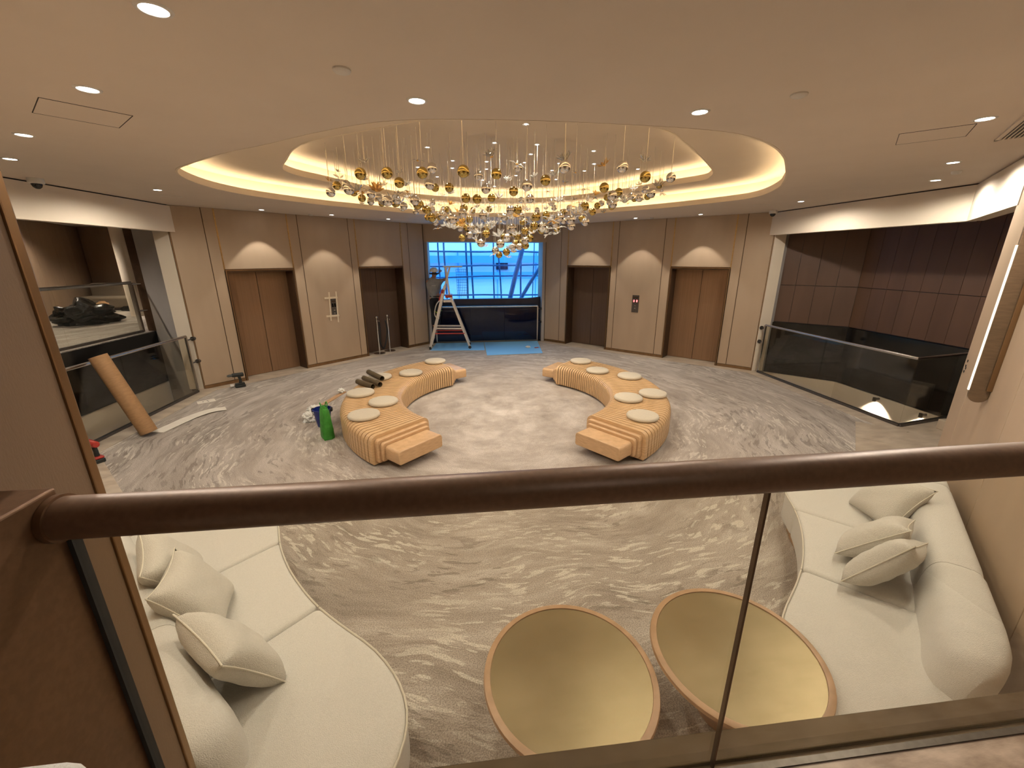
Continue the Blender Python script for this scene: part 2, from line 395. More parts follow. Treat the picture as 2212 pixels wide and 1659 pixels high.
def holed(name, rect, hole, z, mat, th=.06):
    """a slab with a hole cut through it"""
    bm = bmesh.new(); allv = []
    for loop in (rect, hole):
        vs = [bm.verts.new((x, y, z)) for x, y in loop]; allv += vs
        for i in range(len(vs)): bm.edges.new((vs[i], vs[(i+1) % len(vs)]))
    bmesh.ops.triangle_fill(bm, use_beauty=True, edges=bm.edges[:])
    g = bmesh.ops.extrude_face_region(bm, geom=bm.faces[:])
    bmesh.ops.translate(bm, verts=[e for e in g['geom'] if isinstance(e, bmesh.types.BMVert)], vec=(0, 0, th))
    bmesh.ops.recalc_face_normals(bm, faces=bm.faces[:])
    me = bpy.data.meshes.new(name); bm.to_mesh(me); bm.free(); return link(name, me, mat)
ceil = struct(holed('ceiling', [(-13.5,-3.6),(9.5,-3.6),(9.5,14),(-5.2,14),(-5.2,15.6),(-13.5,15.6)], offset_poly(OUTP, -.021), CZ, 'paint', .03), 'beige plaster ceiling with a stepped oval recess')
def ringwall(name, poly, off, z0, z1, th, mat, parent):
    a, b = offset_poly(poly, -off), offset_poly(poly, -off-th)
    mb = MB(); n = len(a); V = [[mb.v((x, y, z)) for x, y in p] for p, z in ((a, z0), (a, z1), (b, z1), (b, z0))]
    for k in range(4):
        for i in range(n): mb.face([V[k][i], V[k][(i+1) % n], V[(k+1) % 4][(i+1) % n], V[(k+1) % 4][i]])
    return mb.build(name, mat, parent, smooth=40)
# cove 1: lip, hidden LED strip, back wall, second ceiling level; cove 2 the same a step higher
for poly, z, z2, nxt, rect in ((OUTP, CZ, CZ2, INNP, None), (INNP, CZ2, CZ3, None, None)):
    ringwall('cove_lip', poly, 0, z-.003, z+.085, .022, 'paint_cream', ceil)
    ringwall('cove_shelf', poly, .021, z+.004, z+.035, .26, 'paint_cream', ceil)
    ringwall('cove_wall', poly, .25, z+.03, z2+.02, .03, 'paint_cream', ceil)
    ringwall('cove_led_strip', poly, .10, z+.036, z+.05, .035, 'cove_led', ceil)
lv2 = holed('ceiling_level', offset_poly(OUTP, -.30), offset_poly(INNP, -.021), CZ2, 'paint_cream', .02); lv2.parent = ceil
lv3 = MB().prism(offset_poly(INNP, -.30), CZ3, CZ3+.03).build('ceiling_level', 'paint_cream', ceil)

# bulkheads over the two side openings (cream boards hung below the ceiling)
def seg_box(mb, p, q, th, z0, z1, out=1):
    """upright board along p->q, thickness th to its left (out=1) or right"""
    p, q = Vector(p), Vector(q); d = (q-p).normalized(); n = Vector((-d.y, d.x))*out*th
    poly = [tuple(p), tuple(q), tuple(q+n), tuple(p+n)]
    mb.prism(poly, z0, z1); return mb
for sgn, side in ((-1, 'left'), (1, 'right')):
    b = struct(empty('trim_bulkhead_'+side), 'cream bulkhead board over the opening on the '+side)
    mb = MB(); seg_box(mb, (sgn*6.02, 8.97), (sgn*6.12, 5.28), .16, 3.065, CZ-.018, -1 if sgn < 0 else 1); mb.build('board', 'paint_cream', b)
    mb = MB(); seg_box(mb, (sgn*6.12, 5.28), (sgn*4.50, 3.64), .16, 3.065, CZ-.018, -1 if sgn < 0 else 1); mb.build('board', 'paint_cream', b)
    mb = MB(); seg_box(mb, (sgn*6.05, 8.97), (sgn*6.15, 5.28), .1, CZ-.02, CZ, -1 if sgn < 0 else 1); seg_box(mb, (sgn*6.15, 5.28), (sgn*4.53, 3.64), .1, CZ-.02, CZ, -1 if sgn < 0 else 1)
    mb.build('shadow_gap', 'gap_dark', b)  # dark strip: the recess's shade is put into its colour

# ------------------------------------------------------------------ lift walls (45 degree sides)
def wall_frame(sgn):
    K = 14.90 if sgn < 0 else 14.97
    def xf(p):
        s, d, z = p        # s: |u| coordinate, d: depth into the wall
        return Vector((sgn*s + sgn*d/S2, (K-s) + d/S2, z))
    return xf
GAP = .005
PANELS = [(6.085,5.69),(5.69,5.54),(4.56,4.40),(4.40,3.52),(3.52,3.39),(2.40,2.23),(2.23,1.845)]
DOORS = [(5.54,4.56),(3.39,2.40)]
DH = 2.345
door_n = 0
for sgn, side in ((-1, 'left'), (1, 'right')):
    xf = wall_frame(sgn)
    w = struct(empty('wall_'+side), 'taupe upholstered panel wall with two lifts on the '+side)
    for a, b in PANELS:
        MB(xf).box((b+GAP, 0, .075), (a-GAP, .03, CZ-.002)).build('panel', 'panel', w, bevel=.004)
    for a, b in DOORS:
        MB(xf).box((b+GAP, 0, DH+.035), (a-GAP, .03, CZ-.002)).build('panel', 'panel', w, bevel=.004)
    mb = MB(xf)
    segs = [(6.085,5.54),(4.56,3.39),(2.40,1.845)]
    for a, b in segs: mb.box((b, .028, 0), (a, .5, CZ))
    for a, b in DOORS: mb.box((b, .028, DH), (a, .5, CZ))
    mb.build('wall_core', 'bronze_dark', w)
    for a, b in segs: MB(xf).box((b+.002, -.006, 0), (a-.002, .028, .07)).build('baseboard', 'bronze', w, bevel=.003)
    for s in (5.54, 4.56, 3.39, 2.40): MB(xf).box((s-.008, -.005, DH), (s+.008, .02, CZ-.003)).build('trim_strip', 'gold_strip', w)
    for s in (5.69, 4.40, 3.52, 2.23): MB(xf).box((s-.005, .004, .075), (s+.005, .02, CZ-.003)).build('trim_strip', 'bronze_dark', w)
    MB(xf).box((1.838, -.004, 0), (1.846, .45, CZ-.003)).build('end_trim', 'bronze_dark', w)
    MB(xf).box((6.084, -.004, 0), (6.094, .30, CZ-.003)).build('end_trim', 'bronze', w)
    for k, (a, b) in enumerate(DOORS):
        door_n += 1
        d = struct(empty('door_%d' % door_n), ['bronze lift door beside the drill', 'dark bronze lift door behind the rope stanchions', 'bronze lift door near the side opening on the right', 'dark bronze lift door just right of the window'][door_n-1 if sgn < 0 else (2 if k == 0 else 3)])
        fr = MB(xf)
        t = .030
        fr.box((b, -.012, 0), (b+t, .40, DH)); fr.box((a-t, -.012, 0), (a, .40, DH)); fr.box((b, -.012, DH-t), (a, .40, DH+.035))
        fr.build('frame', 'bronze_dark', d, bevel=.004)
        ed = MB(xf); ed.box((b+.004, -.02, 0), (b+.018, -.006, DH)); ed.box((a-.018, -.02, 0), (a-.004, -.006, DH)); ed.box((b+.004, -.02, DH), (a-.004, -.006, DH+.022)); ed.build('frame_edge', 'bronze', d)
        mid = (a+b)/2
        lm = 'door_leaf' if k == 0 else 'door_leaf_dark'
        for p, q in ((b+t, mid-.003), (mid+.003, a-t)):
            MB(xf).box((p, .335, .012), (q, .37, DH-t-.002)).build('door_leaf', lm, d, bevel=.003)
        MB(xf).box((b, .38, 0), (a, .5, DH)).build('shaft', 'black', d)
        MB(xf).box((b+t, -.012, .0), (a-t, .37, .006)).build('sill', 'stone', d)

# stone border around the carpet, laid in slabs
def slabs(a, b, w, out, n, th=.004, name='stone_slab'):
    a, b = Vector(a), Vector(b); d = (b-a)/n; nn = Vector((-d.y, d.x)).normalized()*w*out
    for i in range(n):
        e = d.normalized()*.0015
        p, q = a+d*i+e, a+d*(i+1)-e
        MB().prism([tuple(p), tuple(q), tuple(q+nn), tuple(p+nn)], -.02, th).build(name, 'stone', fl)
slabs((-6.10,8.79), (-1.84,13.05), .24, -1, 6); slabs((6.10,8.86), (1.84,13.12), .24, 1, 6)
slabs((-6.12,5.2), (-6.12,8.84), .30, -1, 4, .006); slabs((6.12,5.2), (6.12,8.86), .24, 1, 4, .006)
slabs((5.0,4.12), (6.12,5.25), .62, 1, 2, .008)
slabs((-5.0,4.12), (-6.12,5.25), .62, -1, 2, .008)
# stone stair passages beyond the near corners
for sgn in (-1, 1):
    side = 'left' if sgn < 0 else 'right'
    st = struct(MB().prism([(sgn*4.6,3.75),(sgn*6.12,5.25),(sgn*6.12,5.5),(sgn*6.24,5.5),(sgn*7.6,5.75),(sgn*7.6,2.2),(sgn*5.2,2.2)][::sgn], -.3, 0).build('floor_passage_'+side, 'stone'), 'stone floor of the stair passage on the '+side)
    for k in range(3):
        MB().box((min(sgn*(6.7+.3*k), sgn*7.58), 3.4, 0.0), (max(sgn*(6.7+.3*k), sgn*7.58), 5.3, .16*(k+1))).build('step', 'stone', st, bevel=.01)

# ------------------------------------------------------------------ window end
ww = struct(empty('wall_window'), 'end wall around the tall window')
MB().box((-1.86,13.12,3.05), (1.86,13.26,CZ)).build('header', 'panel', ww)
for sgn in (-1, 1):
    a, b = sorted((sgn*1.745, sgn*1.86)); MB().box((a,13.13,0), (b,13.9,3.05)).build('reveal', 'paint_grey_shade', ww)
    a, b = sorted((sgn*1.86, sgn*1.95)); MB().box((a,13.2,0), (b,13.9,3.6)).build('reveal_core', 'paint_grey_shade', ww)
MB().box((-1.86,13.26,3.05), (1.86,13.9,3.30)).build('soffit', 'paint_grey_shade', ww)
MB().box((-1.76,13.3,-.3), (1.76,13.9,-.02)).build('floor_slot', 'black', ww)
# dark curved upstand in front of the glass
mb = MB(); n = 24
lo = []; hi = []
for i in range(n+1):
    u = -1.745+3.49*i/n; z = 1.345+.05*(abs(u)/1.745)**6
    lo.append((u, z))
for i in range(n):
    (u0, z0), (u1, z1) = lo[i], lo[i+1]
    vs = [mb.v(p) for p in ((u0,13.42,0),(u1,13.42,0),(u1,13.42,z1),(u0,13.42,z0),(u0,13.50,0),(u1,13.50,0),(u1,13.50,z1),(u0,13.50,z0))]
    for f in ((0,1,2,3),(7,6,5,4),(3,2,6,7),(0,4,5,1)): mb.face([vs[k] for k in f])
mb.build('upstand', 'navy_wall', ww)
win = struct(empty('window_1'), 'tall window onto blue-sheeted bamboo scaffolding')
MB().box((-1.95,13.96,1.27), (1.95,13.975,3.30)).build('pane', 'glass_window', win)
mb = MB(); mb.box((-1.95,13.93,1.27), (1.95,13.99,1.31)); mb.box((-1.95,13.93,3.26), (1.95,13.99,3.30)); mb.box((-1.95,13.93,1.3), (-1.91,13.99,3.27)); mb.box((1.91,13.93,1.3), (1.95,13.99,3.27)); mb.build('window_frame', 'steel_dark', win)

# ------------------------------------------------------------------ near side walls, landing
def chamfer_frame(sgn):
    def xf(p):
        s, d, z = p   # s: |u|, d: depth into the wall (away from the hall)
        return Vector((sgn*(s+d/S2), s-.87-d/S2, z))
    return xf
for sgn, side in ((-1, 'left'), (1, 'right')):
    xf = chamfer_frame(sgn)
    w = struct(empty('wall_near_'+side), 'pale taupe panel wall behind the sofa on the '+side)
    cuts = [4.55, 4.225, 3.31, 2.385, 1.87]
    for a, b in zip(cuts, cuts[1:]):
        MB(xf).box((b+.003, 0, .08), (a-.003, .03, CZ-.002)).build('panel', 'panel', w, bevel=.004)
    MB(xf).box((1.80, .028, 0), (4.545, .22, CZ)).build('wall_core', 'paint_cream', w)
    MB(xf).box((1.87, -.004, 0), (4.55, .028, .075)).build('baseboard', 'bronze', w)
lw = struct(empty('wall_landing_left'), 'brown wall beside the landing with a bronze edge')
MB().box((-1.98,-3.6,0), (-1.69,1.12,CZ)).build('wall_face', 'panel_brown', lw)
MB().box((-1.80,1.118,0), (-1.684,1.145,CZ)).build('edge_trim', 'bronze', lw, bevel=.004)
MB().box((-1.98,1.12,0), (-1.80,1.14,CZ)).build('wall_end', 'paint_cream', lw)
rw = struct(MB().box((1.88,-3.6,0), (2.1,1.0,CZ)).build('wall_landing_right', 'panel'))
land = struct(MB().box((-1.9,-3.6,.55), (1.88,.895,LZ)).build('floor_landing', 'stone_pink'), 'pinkish marble landing floor at the glass balustrade')
riser = struct(MB().box((-1.75,.90,0), (1.86,.985,LZ-.012)).build('wall_landing_riser', 'panel'))

# ------------------------------------------------------------------ lamps in the ceiling
def ring_mesh():
    mb = MB(); mb.lathe([(.048,0),(.050,-.006),(.062,-.006),(.066,0)], 28, cap=False); bm = mb.bm
    bmesh.ops.recalc_face_normals(bm, faces=bm.faces[:]); me = bpy.data.meshes.new('trim_ring'); bm.to_mesh(me); bm.free(); me.materials.append(MATS['plastic_white'])
    me.polygons.foreach_set('use_smooth', [True]*len(me.polygons)); return me
def disc_mesh(mat, r=.05):
    mb = MB(); mb.lathe([(.0005,-.004),(r*.7,-.004),(r,-.001)], 24, cap=False); bm = mb.bm
    bmesh.ops.recalc_face_normals(bm, faces=bm.faces[:]); me = bpy.data.meshes.new('lamp'); bm.to_mesh(me); bm.free(); me.materials.append(MATS[mat]); return me
RING, DISC, DISC_S = ring_mesh(), disc_mesh('lamp_disc'), disc_mesh('lamp_small', .03)
SPOTS = {}
def spot_data(key, power, size, blend, radius):
    if key not in SPOTS:
        l = bpy.data.lights.new(key, 'SPOT'); l.energy = power; l.color = WARM; l.spot_size = math.radians(size); l.spot_blend = blend; l.shadow_soft_size = radius; SPOTS[key] = l
    return SPOTS[key]
def downlight(u, v, z, label, key='down', power=P_DOWN, size=172, blend=.36, radius=.04, k=1.0, group=None, small=False):
    e = empty('downlight', (u, v, z)); tag(e, label, 'downlight', group)
    r = link('trim_ring', RING, None, e); r.scale = (k, k, k)
    d = link('lamp', DISC_S if small else DISC, None, e); d.scale = (k, k, k)
    o = bpy.data.objects.new('beam', spot_data(key, power, size, blend, radius)); COL.objects.link(o); o.parent = e; o.location = (0, 0, -.02)
    return e
CEIL = [(-1.84,2.125,'large recessed downlight nearest the camera, top left of the ceiling'),
        (-2.793,3.037,'second recessed downlight of the diagonal row on the left, beside the access hatch'),
        (-4.098,4.112,'third recessed downlight of the diagonal row on the left'),
        (-5.07,5.05,'last recessed downlight of the left diagonal row, above the dome camera'),
        (-5.0,7.0,'recessed downlight beside the left end of the cove, over the left bulkhead'),
        (-.92,3.02,'recessed downlight left of centre in front of the oval recess'),
        (.947,3.03,'recessed downlight right of centre in front of the oval recess'),
        (3.03,2.95,'bright recessed downlight on the right beside the air grille'),
        (4.394,4.22,'recessed downlight over the right corner, the farther from the bulkhead of a pair'),
        (5.33,5.15,'recessed downlight close to the right bulkhead corner, lower of a pair'),
        (5.23,7.24,'recessed downlight above the middle of the right bulkhead'),
        (2.0,1.95,'recessed downlight at the right edge of the picture above the sofa')]
for u, v, lb in CEIL: downlight(u, v, CZ, lb)
downlight(.35, -1.0, CZ, 'added unseen downlight over the near landing, lighting the handrail', 'landing_fill', 13.0)  # added lamp behind the view, brightens the dark handrail and landing
WASH = [(-4.72,9.56,'wall-washing downlight above the lift door beside the drill'),(-3.62,10.49,'wall-washing downlight above the taped call panel'),(-2.53,11.45,'wall-washing downlight above the lift behind the stanchions'),
        (4.71,9.56,'wall-washing downlight above the rightmost lift'),(3.60,10.60,'wall-washing downlight above the lit call panel'),(2.50,11.66,'wall-washing downlight above the lift right of the window')]
for u, v, lb in WASH: downlight(u, v, CZ, lb, 'wash', P_WASH, 76, .22, .018)
INNER = [(.09,5.3),(-.21,6.13),(.36,6.16),(-1.11,6.46),(-.22,6.68),(.36,6.7),(-.79,7.25),(-.26,7.26),(.35,7.26),(1.22,6.42),(1.48,7.24),(.91,7.27),(-.81,7.81),(-.23,7.83),(.91,7.83),(1.48,7.81),(2.35,7.56),(.34,8.35),(-1.11,8.64),(1.16,8.67),(-.25,8.89),(.03,9.6),(-1.38,7.8)]
NAMED = {0: 'small recessed downlight frontmost in the oval ceiling over the chandelier', 16: 'small recessed downlight farthest right in the oval ceiling over the chandelier', 21: 'small recessed downlight farthest back in the oval ceiling over the chandelier', 22: 'small recessed downlight farthest left in the oval ceiling over the chandelier'}
for k_, (u, v) in enumerate(INNER): downlight(u, v, CZ3, NAMED.get(k_, 'small recessed downlight in the middle of the oval ceiling among the pendant wires'), 'inner', P_INNER, 95, .7, .03, .75, 'downlights over the chandelier', True)

# ceiling fittings
def fitting(name, u, v, prof, mat, label, cat, z=CZ, seg=28):
    o = MB().lathe(prof, seg).build(name, mat, None, smooth=40); o.location = (u, v, z); tag(o, label, cat); return o
fitting('smoke_detector', -1.26, 2.61, [(.046,0),(.046,-.008),(.040,-.014),(.030,-.018),(.0005,-.019)], 'plastic_white', 'round smoke detector left of the nearest central downlight', 'smoke detector')
fitting('smoke_detector', 1.37, 2.67, [(.046,0),(.046,-.008),(.040,-.014),(.030,-.018),(.0005,-.019)], 'plastic_white', 'round smoke detector on the right part of the near ceiling', 'smoke detector')
for u, v, lb in ((-4.06,10.43,'small round detector on the ceiling above the left lifts'),(3.95,10.44,'small round detector on the ceiling above the right lifts'),(4.95,4.62,'small round detector beside the pair of right downlights')):
    fitting('detector', u, v, [(.045,0),(.045,-.015),(.035,-.03),(.0005,-.032)], 'plastic_white', lb, 'detector')
for u, v, lb in ((-5.85,6.18,'dome camera with black glass at the left bulkhead'),(5.80,8.66,'dome camera with black glass at the far end of the right bulkhead')):
    e = tag(empty('dome_camera', (u, v, CZ)), lb, 'camera')
    MB().lathe([(.075,0),(.078,-.05),(.070,-.062),(.0005,-.062)], 28).build('housing', 'plastic_white', e, smooth=40)
    MB().lathe([(.052,-.060),(.052,-.075),(.042,-.10),(.022,-.118),(.0005,-.122)], 24).build('dome', 'black_gloss', e, smooth=60)
for u, v, lb in ((-5.24,7.68,'flush round ceiling speaker near the left lift wall'),(4.91,7.81,'flush round ceiling speaker near the right bulkhead')):
    e = tag(empty('ceiling_speaker', (u, v, CZ)), lb, 'speaker')
    MB().lathe([(.125,0),(.13,-.003),(.14,-.003),(.142,0)], 32, cap=False).build('rim', 'plastic_white', e, smooth=40)
    MB().lathe([(.0005,-.001),(.124,-.001),(.124,.0)], 32).build('mesh_cover', 'paint', e)
# access hatches: thin frames set into the ceiling
for pts, lb in ((((-3.20,3.21),(-2.892,3.522),(-3.203,3.833),(-3.511,3.521)), 'flush access hatch outlined in the left ceiling'), (((2.806,3.355),(3.106,3.655),(3.406,3.355),(3.106,3.055)), 'flush access hatch outlined in the right ceiling')):
    e = tag(empty('access_hatch', (0, 0, 0)), lb, 'hatch')
    mb = MB()
    for p, q in zip(pts, pts[1:]+pts[:1]): mb.bar((*p, CZ-.001), (*q, CZ-.001), .0025, .004, (0, 0, 1))
    mb.build('frame', 'gap_dark', e)
    cx = sum(p[0] for p in pts)/4; cy = sum(p[1] for p in pts)/4
    MB().prism([(cx+(x-cx)*.985, cy+(y-cy)*.985) for x, y in pts], CZ-.0015, CZ).build('cover', 'paint', e)
# air grille at the right edge
g = tag(empty('air_grille', (3.77, 3.425, CZ), math.radians(-45)), 'slatted air grille in the ceiling at the right edge', 'grille')
gw, gh = .9, .34     # long side towards the camera along the near wall, local -Y
mb = MB(); mb.box((0,-gw,-.012),(.03,0,0)); mb.box((gh-.03,-gw,-.012),(gh,0,0)); mb.box((0,-.03,-.012),(gh,0,0)); mb.box((0,-gw,-.012),(gh,-gw+.03,0)); mb.build('frame', 'paint', g)
MB().box((.03,-gw+.03,-.004),(gh-.03,-.03,0)).build('duct', 'grille_dark', g)
for i in range(10): MB().box((.042+i*.026,-gw+.03,-.012),(.050+i*.026,-.03,-.004)).build('slat', 'paint', g)

# ------------------------------------------------------------------ curved benches
RI, RO, BZ0, BZ1 = 1.77, 2.73, .03, .425
BC = Vector((0, 6.9, 0))
def bench_profile(i_t=0, i_s=0, z0=BZ0, R=.105, r=.03):
    a, b, t = RI+i_s, RO-i_s, BZ1-i_t; P = []
    for cx, cz, a0, rad in ((b-R, t-R, 0, R), (a+R, t-R, 90, R), (a+r, z0+r, 180, r), (b-r, z0+r, 270, r)):
        for k in range(6): th = math.radians(a0+90*k/5); P.append((cx+rad*math.cos(th), cz+rad*math.sin(th)))
    return P
def bench(label, th0, th1, n, ends):
    e = tag(empty('curved_bench', BC), label, 'bench')
    dth = (th1-th0)/n; prof = bench_profile()
    mb = MB(); rs = []
    for s in (-1, 1):
        rs.append([(x*math.cos(s*dth/2), x*math.sin(s*dth/2)-s*.0085, z) for x, z in prof])
    mb.rings(rs); bm = mb.bm; bmesh.ops.recalc_face_normals(bm, faces=bm.faces[:])
    me = bpy.data.meshes.new('slat'); bm.to_mesh(me); bm.free()
    first = None
    for i in range(n):
        o = link('slat', me, 'oak', e, 35); o.rotation_euler = (0, 0, th0+dth*(i+.5))
    core = MB(); rs = []
    for k in range(41):
        a = th0+.012+(th1-th0-.024)*k/40
        rs.append([(x*math.cos(a), x*math.sin(a), z) for x, z in bench_profile(.014, .014, .045, .095, .025)])
    core.rings(rs).build('core', 'gap_dark', e)  # dark filler added under the slats, colouring their gaps as shade
    for a, s in ((th0, -1), (th1, 1)):
        def xf(p, a=a, s=s):
            x, y, z = p; return Vector((x*math.cos(a)-s*y*math.sin(a), x*math.sin(a)+s*y*math.cos(a), z))
        for k, (y0, y1, it, is_, z0) in enumerate(((-.012,.055,.045,.05,.06),(.055,.11,.085,.085,.085),(.11,.40,.125,.12,.11))):
            pr = bench_profile(it, is_, z0, .05, .03)
            mb = MB(xf); mb.rings([[(x, y, z) for x, z in pr] for y in (y0+.002, y1)])
            mb.build('end_step' if k < 2 else 'end_block', 'oak_end', e, smooth=40, bevel=.012, bseg=3)
    return e
rad = math.radians
bench('curved slatted oak bench on the left with six round pads and three olive tubes', rad(123), rad(225.5), 57, None)
bench('curved slatted oak bench on the right with six round pads', rad(-54), rad(48.5), 57, None)
def pad_mesh():
    R, t = .225, .055; prof = [(.0005,0)]
    for k in range(5): a = -PI/2+PI*k/4; prof.append((R-t/2+math.cos(a)*t/2, t/2+math.sin(a)*t/2))
    prof += [(R*.6, t+.006), (.0005, t+.008)]
    mb = MB(); mb.lathe(prof, 36, cap=False); bm = mb.bm; bmesh.ops.remove_doubles(bm, verts=bm.verts[:], dist=.002); bmesh.ops.recalc_face_normals(bm, faces=bm.faces[:])
    me = bpy.data.meshes.new('pad'); bm.to_mesh(me); bm.free(); me.materials.append(MATS['cushion']); me.polygons.foreach_set('use_smooth', [True]*len(me.polygons)); return me
PAD = pad_mesh()
PADS = [(-1.36,8.86,'round beige seat pad at the far end of the left bench'),(-1.77,7.95,'round beige seat pad second from the far end of the left bench'),(-2.32,7.72,'round beige seat pad partly under the olive tubes'),
        (-2.45,6.77,'round beige seat pad on the outer edge of the left bench, nearer than the tubes'),(-1.99,6.28,'round beige seat pad on the inner edge of the left bench'),(-2.16,5.72,'round beige seat pad at the near end of the left bench'),
        (1.78,8.50,'round beige seat pad at the far end of the right bench'),(1.90,7.70,'round beige seat pad second from the far end of the right bench'),(2.38,7.24,'round beige seat pad on the outer edge midway along the right bench'),
        (2.36,6.18,'round beige seat pad on the outer edge of the near half of the right bench'),(1.88,6.02,'round beige seat pad on the inner edge of the right bench'),(1.78,5.23,'round beige seat pad at the near end of the right bench')]
for u, v, lb in PADS:
    o = link('seat_pad', PAD); o.location = (u, v, BZ1+.002); tag(o, lb, 'seat pad', 'round pads on the curved benches')

# ------------------------------------------------------------------ glass balustrades
def pane(mb_pts, z0, z1, th, mat, parent, name='glass_pane'):
    (a, b) = mb_pts; a, b = Vector(a), Vector(b); d = (b-a).normalized(); n = Vector((-d.y, d.x))*th/2
    return MB().prism([tuple(a-n), tuple(b-n), tuple(b+n), tuple(a+n)], z0, z1).build(name, mat, parent)
def rail_line(parent, pts, z0, zt, r, mat='steel', glass='glass', splits=None, shoe='steel_dark', th=.014, gap=.006):
    for i, (a, b) in enumerate(zip(pts, pts[1:])):
        A, B = Vector(a), Vector(b); k = (splits or [1]*9)[i]
        for j in range(k):
            p = A+(B-A)*(j/k); q = A+(B-A)*((j+1)/k); d = (q-p).normalized()*gap
            pane((p+d, q-d), z0+.02, zt-.01, th, glass, parent)
        m = MB(); d = (B-A).normalized(); n = Vector((-d.y, d.x))*.025
        m.prism([tuple(A-n), tuple(B-n), tuple(B+n), tuple(A+n)], z0, z0+.045); m.build('base_shoe', shoe, parent)
    MB().tube([(p[0], p[1], zt) for p in pts], r, 14).build('handrail', mat, parent, smooth=50)
def standoffs(parent, u, v, du, dv, zs, mat='steel_dark'):
    for z in zs:
        MB().tube([(u, v, z), (u+du, v+dv, z)], .012, 10).build('bracket', mat, parent, smooth=50)
        MB().tube([(u+du*.75, v+dv*.75, z), (u+du, v+dv, z)], .042, 16).build('bracket_rose', mat, parent, smooth=50)
e = tag(empty('glass_balustrade'), 'frameless glass balustrade with steel handrail guarding the void on the right', 'balustrade')
rail_line(e, [(6.14,8.72),(6.18,5.42),(7.45,5.66)], 0, 1.12, .024, splits=[2, 1])
MB().box((6.125,8.71,0),(6.16,8.745,1.12)).build('end_post', 'steel', e); standoffs(e, 6.14, 8.74, 0, .13, (.72, 1.04))
e = tag(empty('glass_balustrade'), 'frameless glass balustrade with the cardboard tube leaning on it', 'balustrade')
rail_line(e, [(-6.10,8.60),(-6.14,5.42),(-7.45,5.66)], 0, 1.14, .026, 'steel', splits=[2, 1])
MB().box((-6.12,8.59,0),(-6.085,8.625,1.14)).build('end_post', 'steel', e); standoffs(e, -6.10, 8.62, 0, .22, (.60, 1.06))
e = tag(empty('glass_balustrade'), 'low glass balustrade across the window behind the step ladder', 'balustrade')
rail_line(e, [(-1.60,13.16),(1.62,13.16)], 0, 1.12, .03, 'steel', 'glass_dark', splits=[3])
for s in (-1, 1):
    u = -1.60 if s < 0 else 1.62
    MB().box((u-.018,13.145,0),(u+.018,13.175,1.12)).build('end_post', 'steel', e); standoffs(e, u, 13.16, s*.13, 0, (.62, 1.04), 'rubber')

# foreground balustrade on the camera's landing
e = tag(empty('landing_balustrade'), 'thick bronze handrail on frameless glass across the foreground', 'balustrade')
GV = .905
for a, b in ((-1.575,.136),(.142,1.86)): MB().box((a,GV-.007,LZ-.01),(b,GV+.007,2.03)).build('glass_pane', 'glass_front', e)
MB().tube([(-1.574,GV-.012,2.05),(1.87,GV-.006,2.05)], .0475, 40).build('handrail', 'handrail_bronze', e, smooth=60)
MB().tube([(-1.575,GV-.012,2.05),(-1.560,GV-.012,2.05)], .053, 40).build('rail_flange', 'newel_bronze', e, smooth=50)
MB().box((-1.575,GV-.03,LZ-.01),(1.87,GV-.008,LZ+.006)).build('base_channel', 'steel_dark', e)
MB().box((-1.575,GV+.012,LZ-.02),(1.86,GV+.105,LZ+.004)).build('ledge_cap', 'ledge_bronze', e, bevel=.003)
MB().box((.1355,GV-.008,LZ),(.1425,GV+.008,2.03)).build('glass_joint', 'bronze_dark', e)
MB().box((-1.573,GV-.012,LZ),(-1.562,GV+.012,2.03)).build('end_gasket', 'rubber', e)
nw = tag(MB().box((-1.688,-1.2,LZ),(-1.576,.915,2.115)).build('dado_panel', 'newel_bronze', bevel=.006, bseg=3), 'glossy bronze dado along the landing wall at the lower left', 'panel')

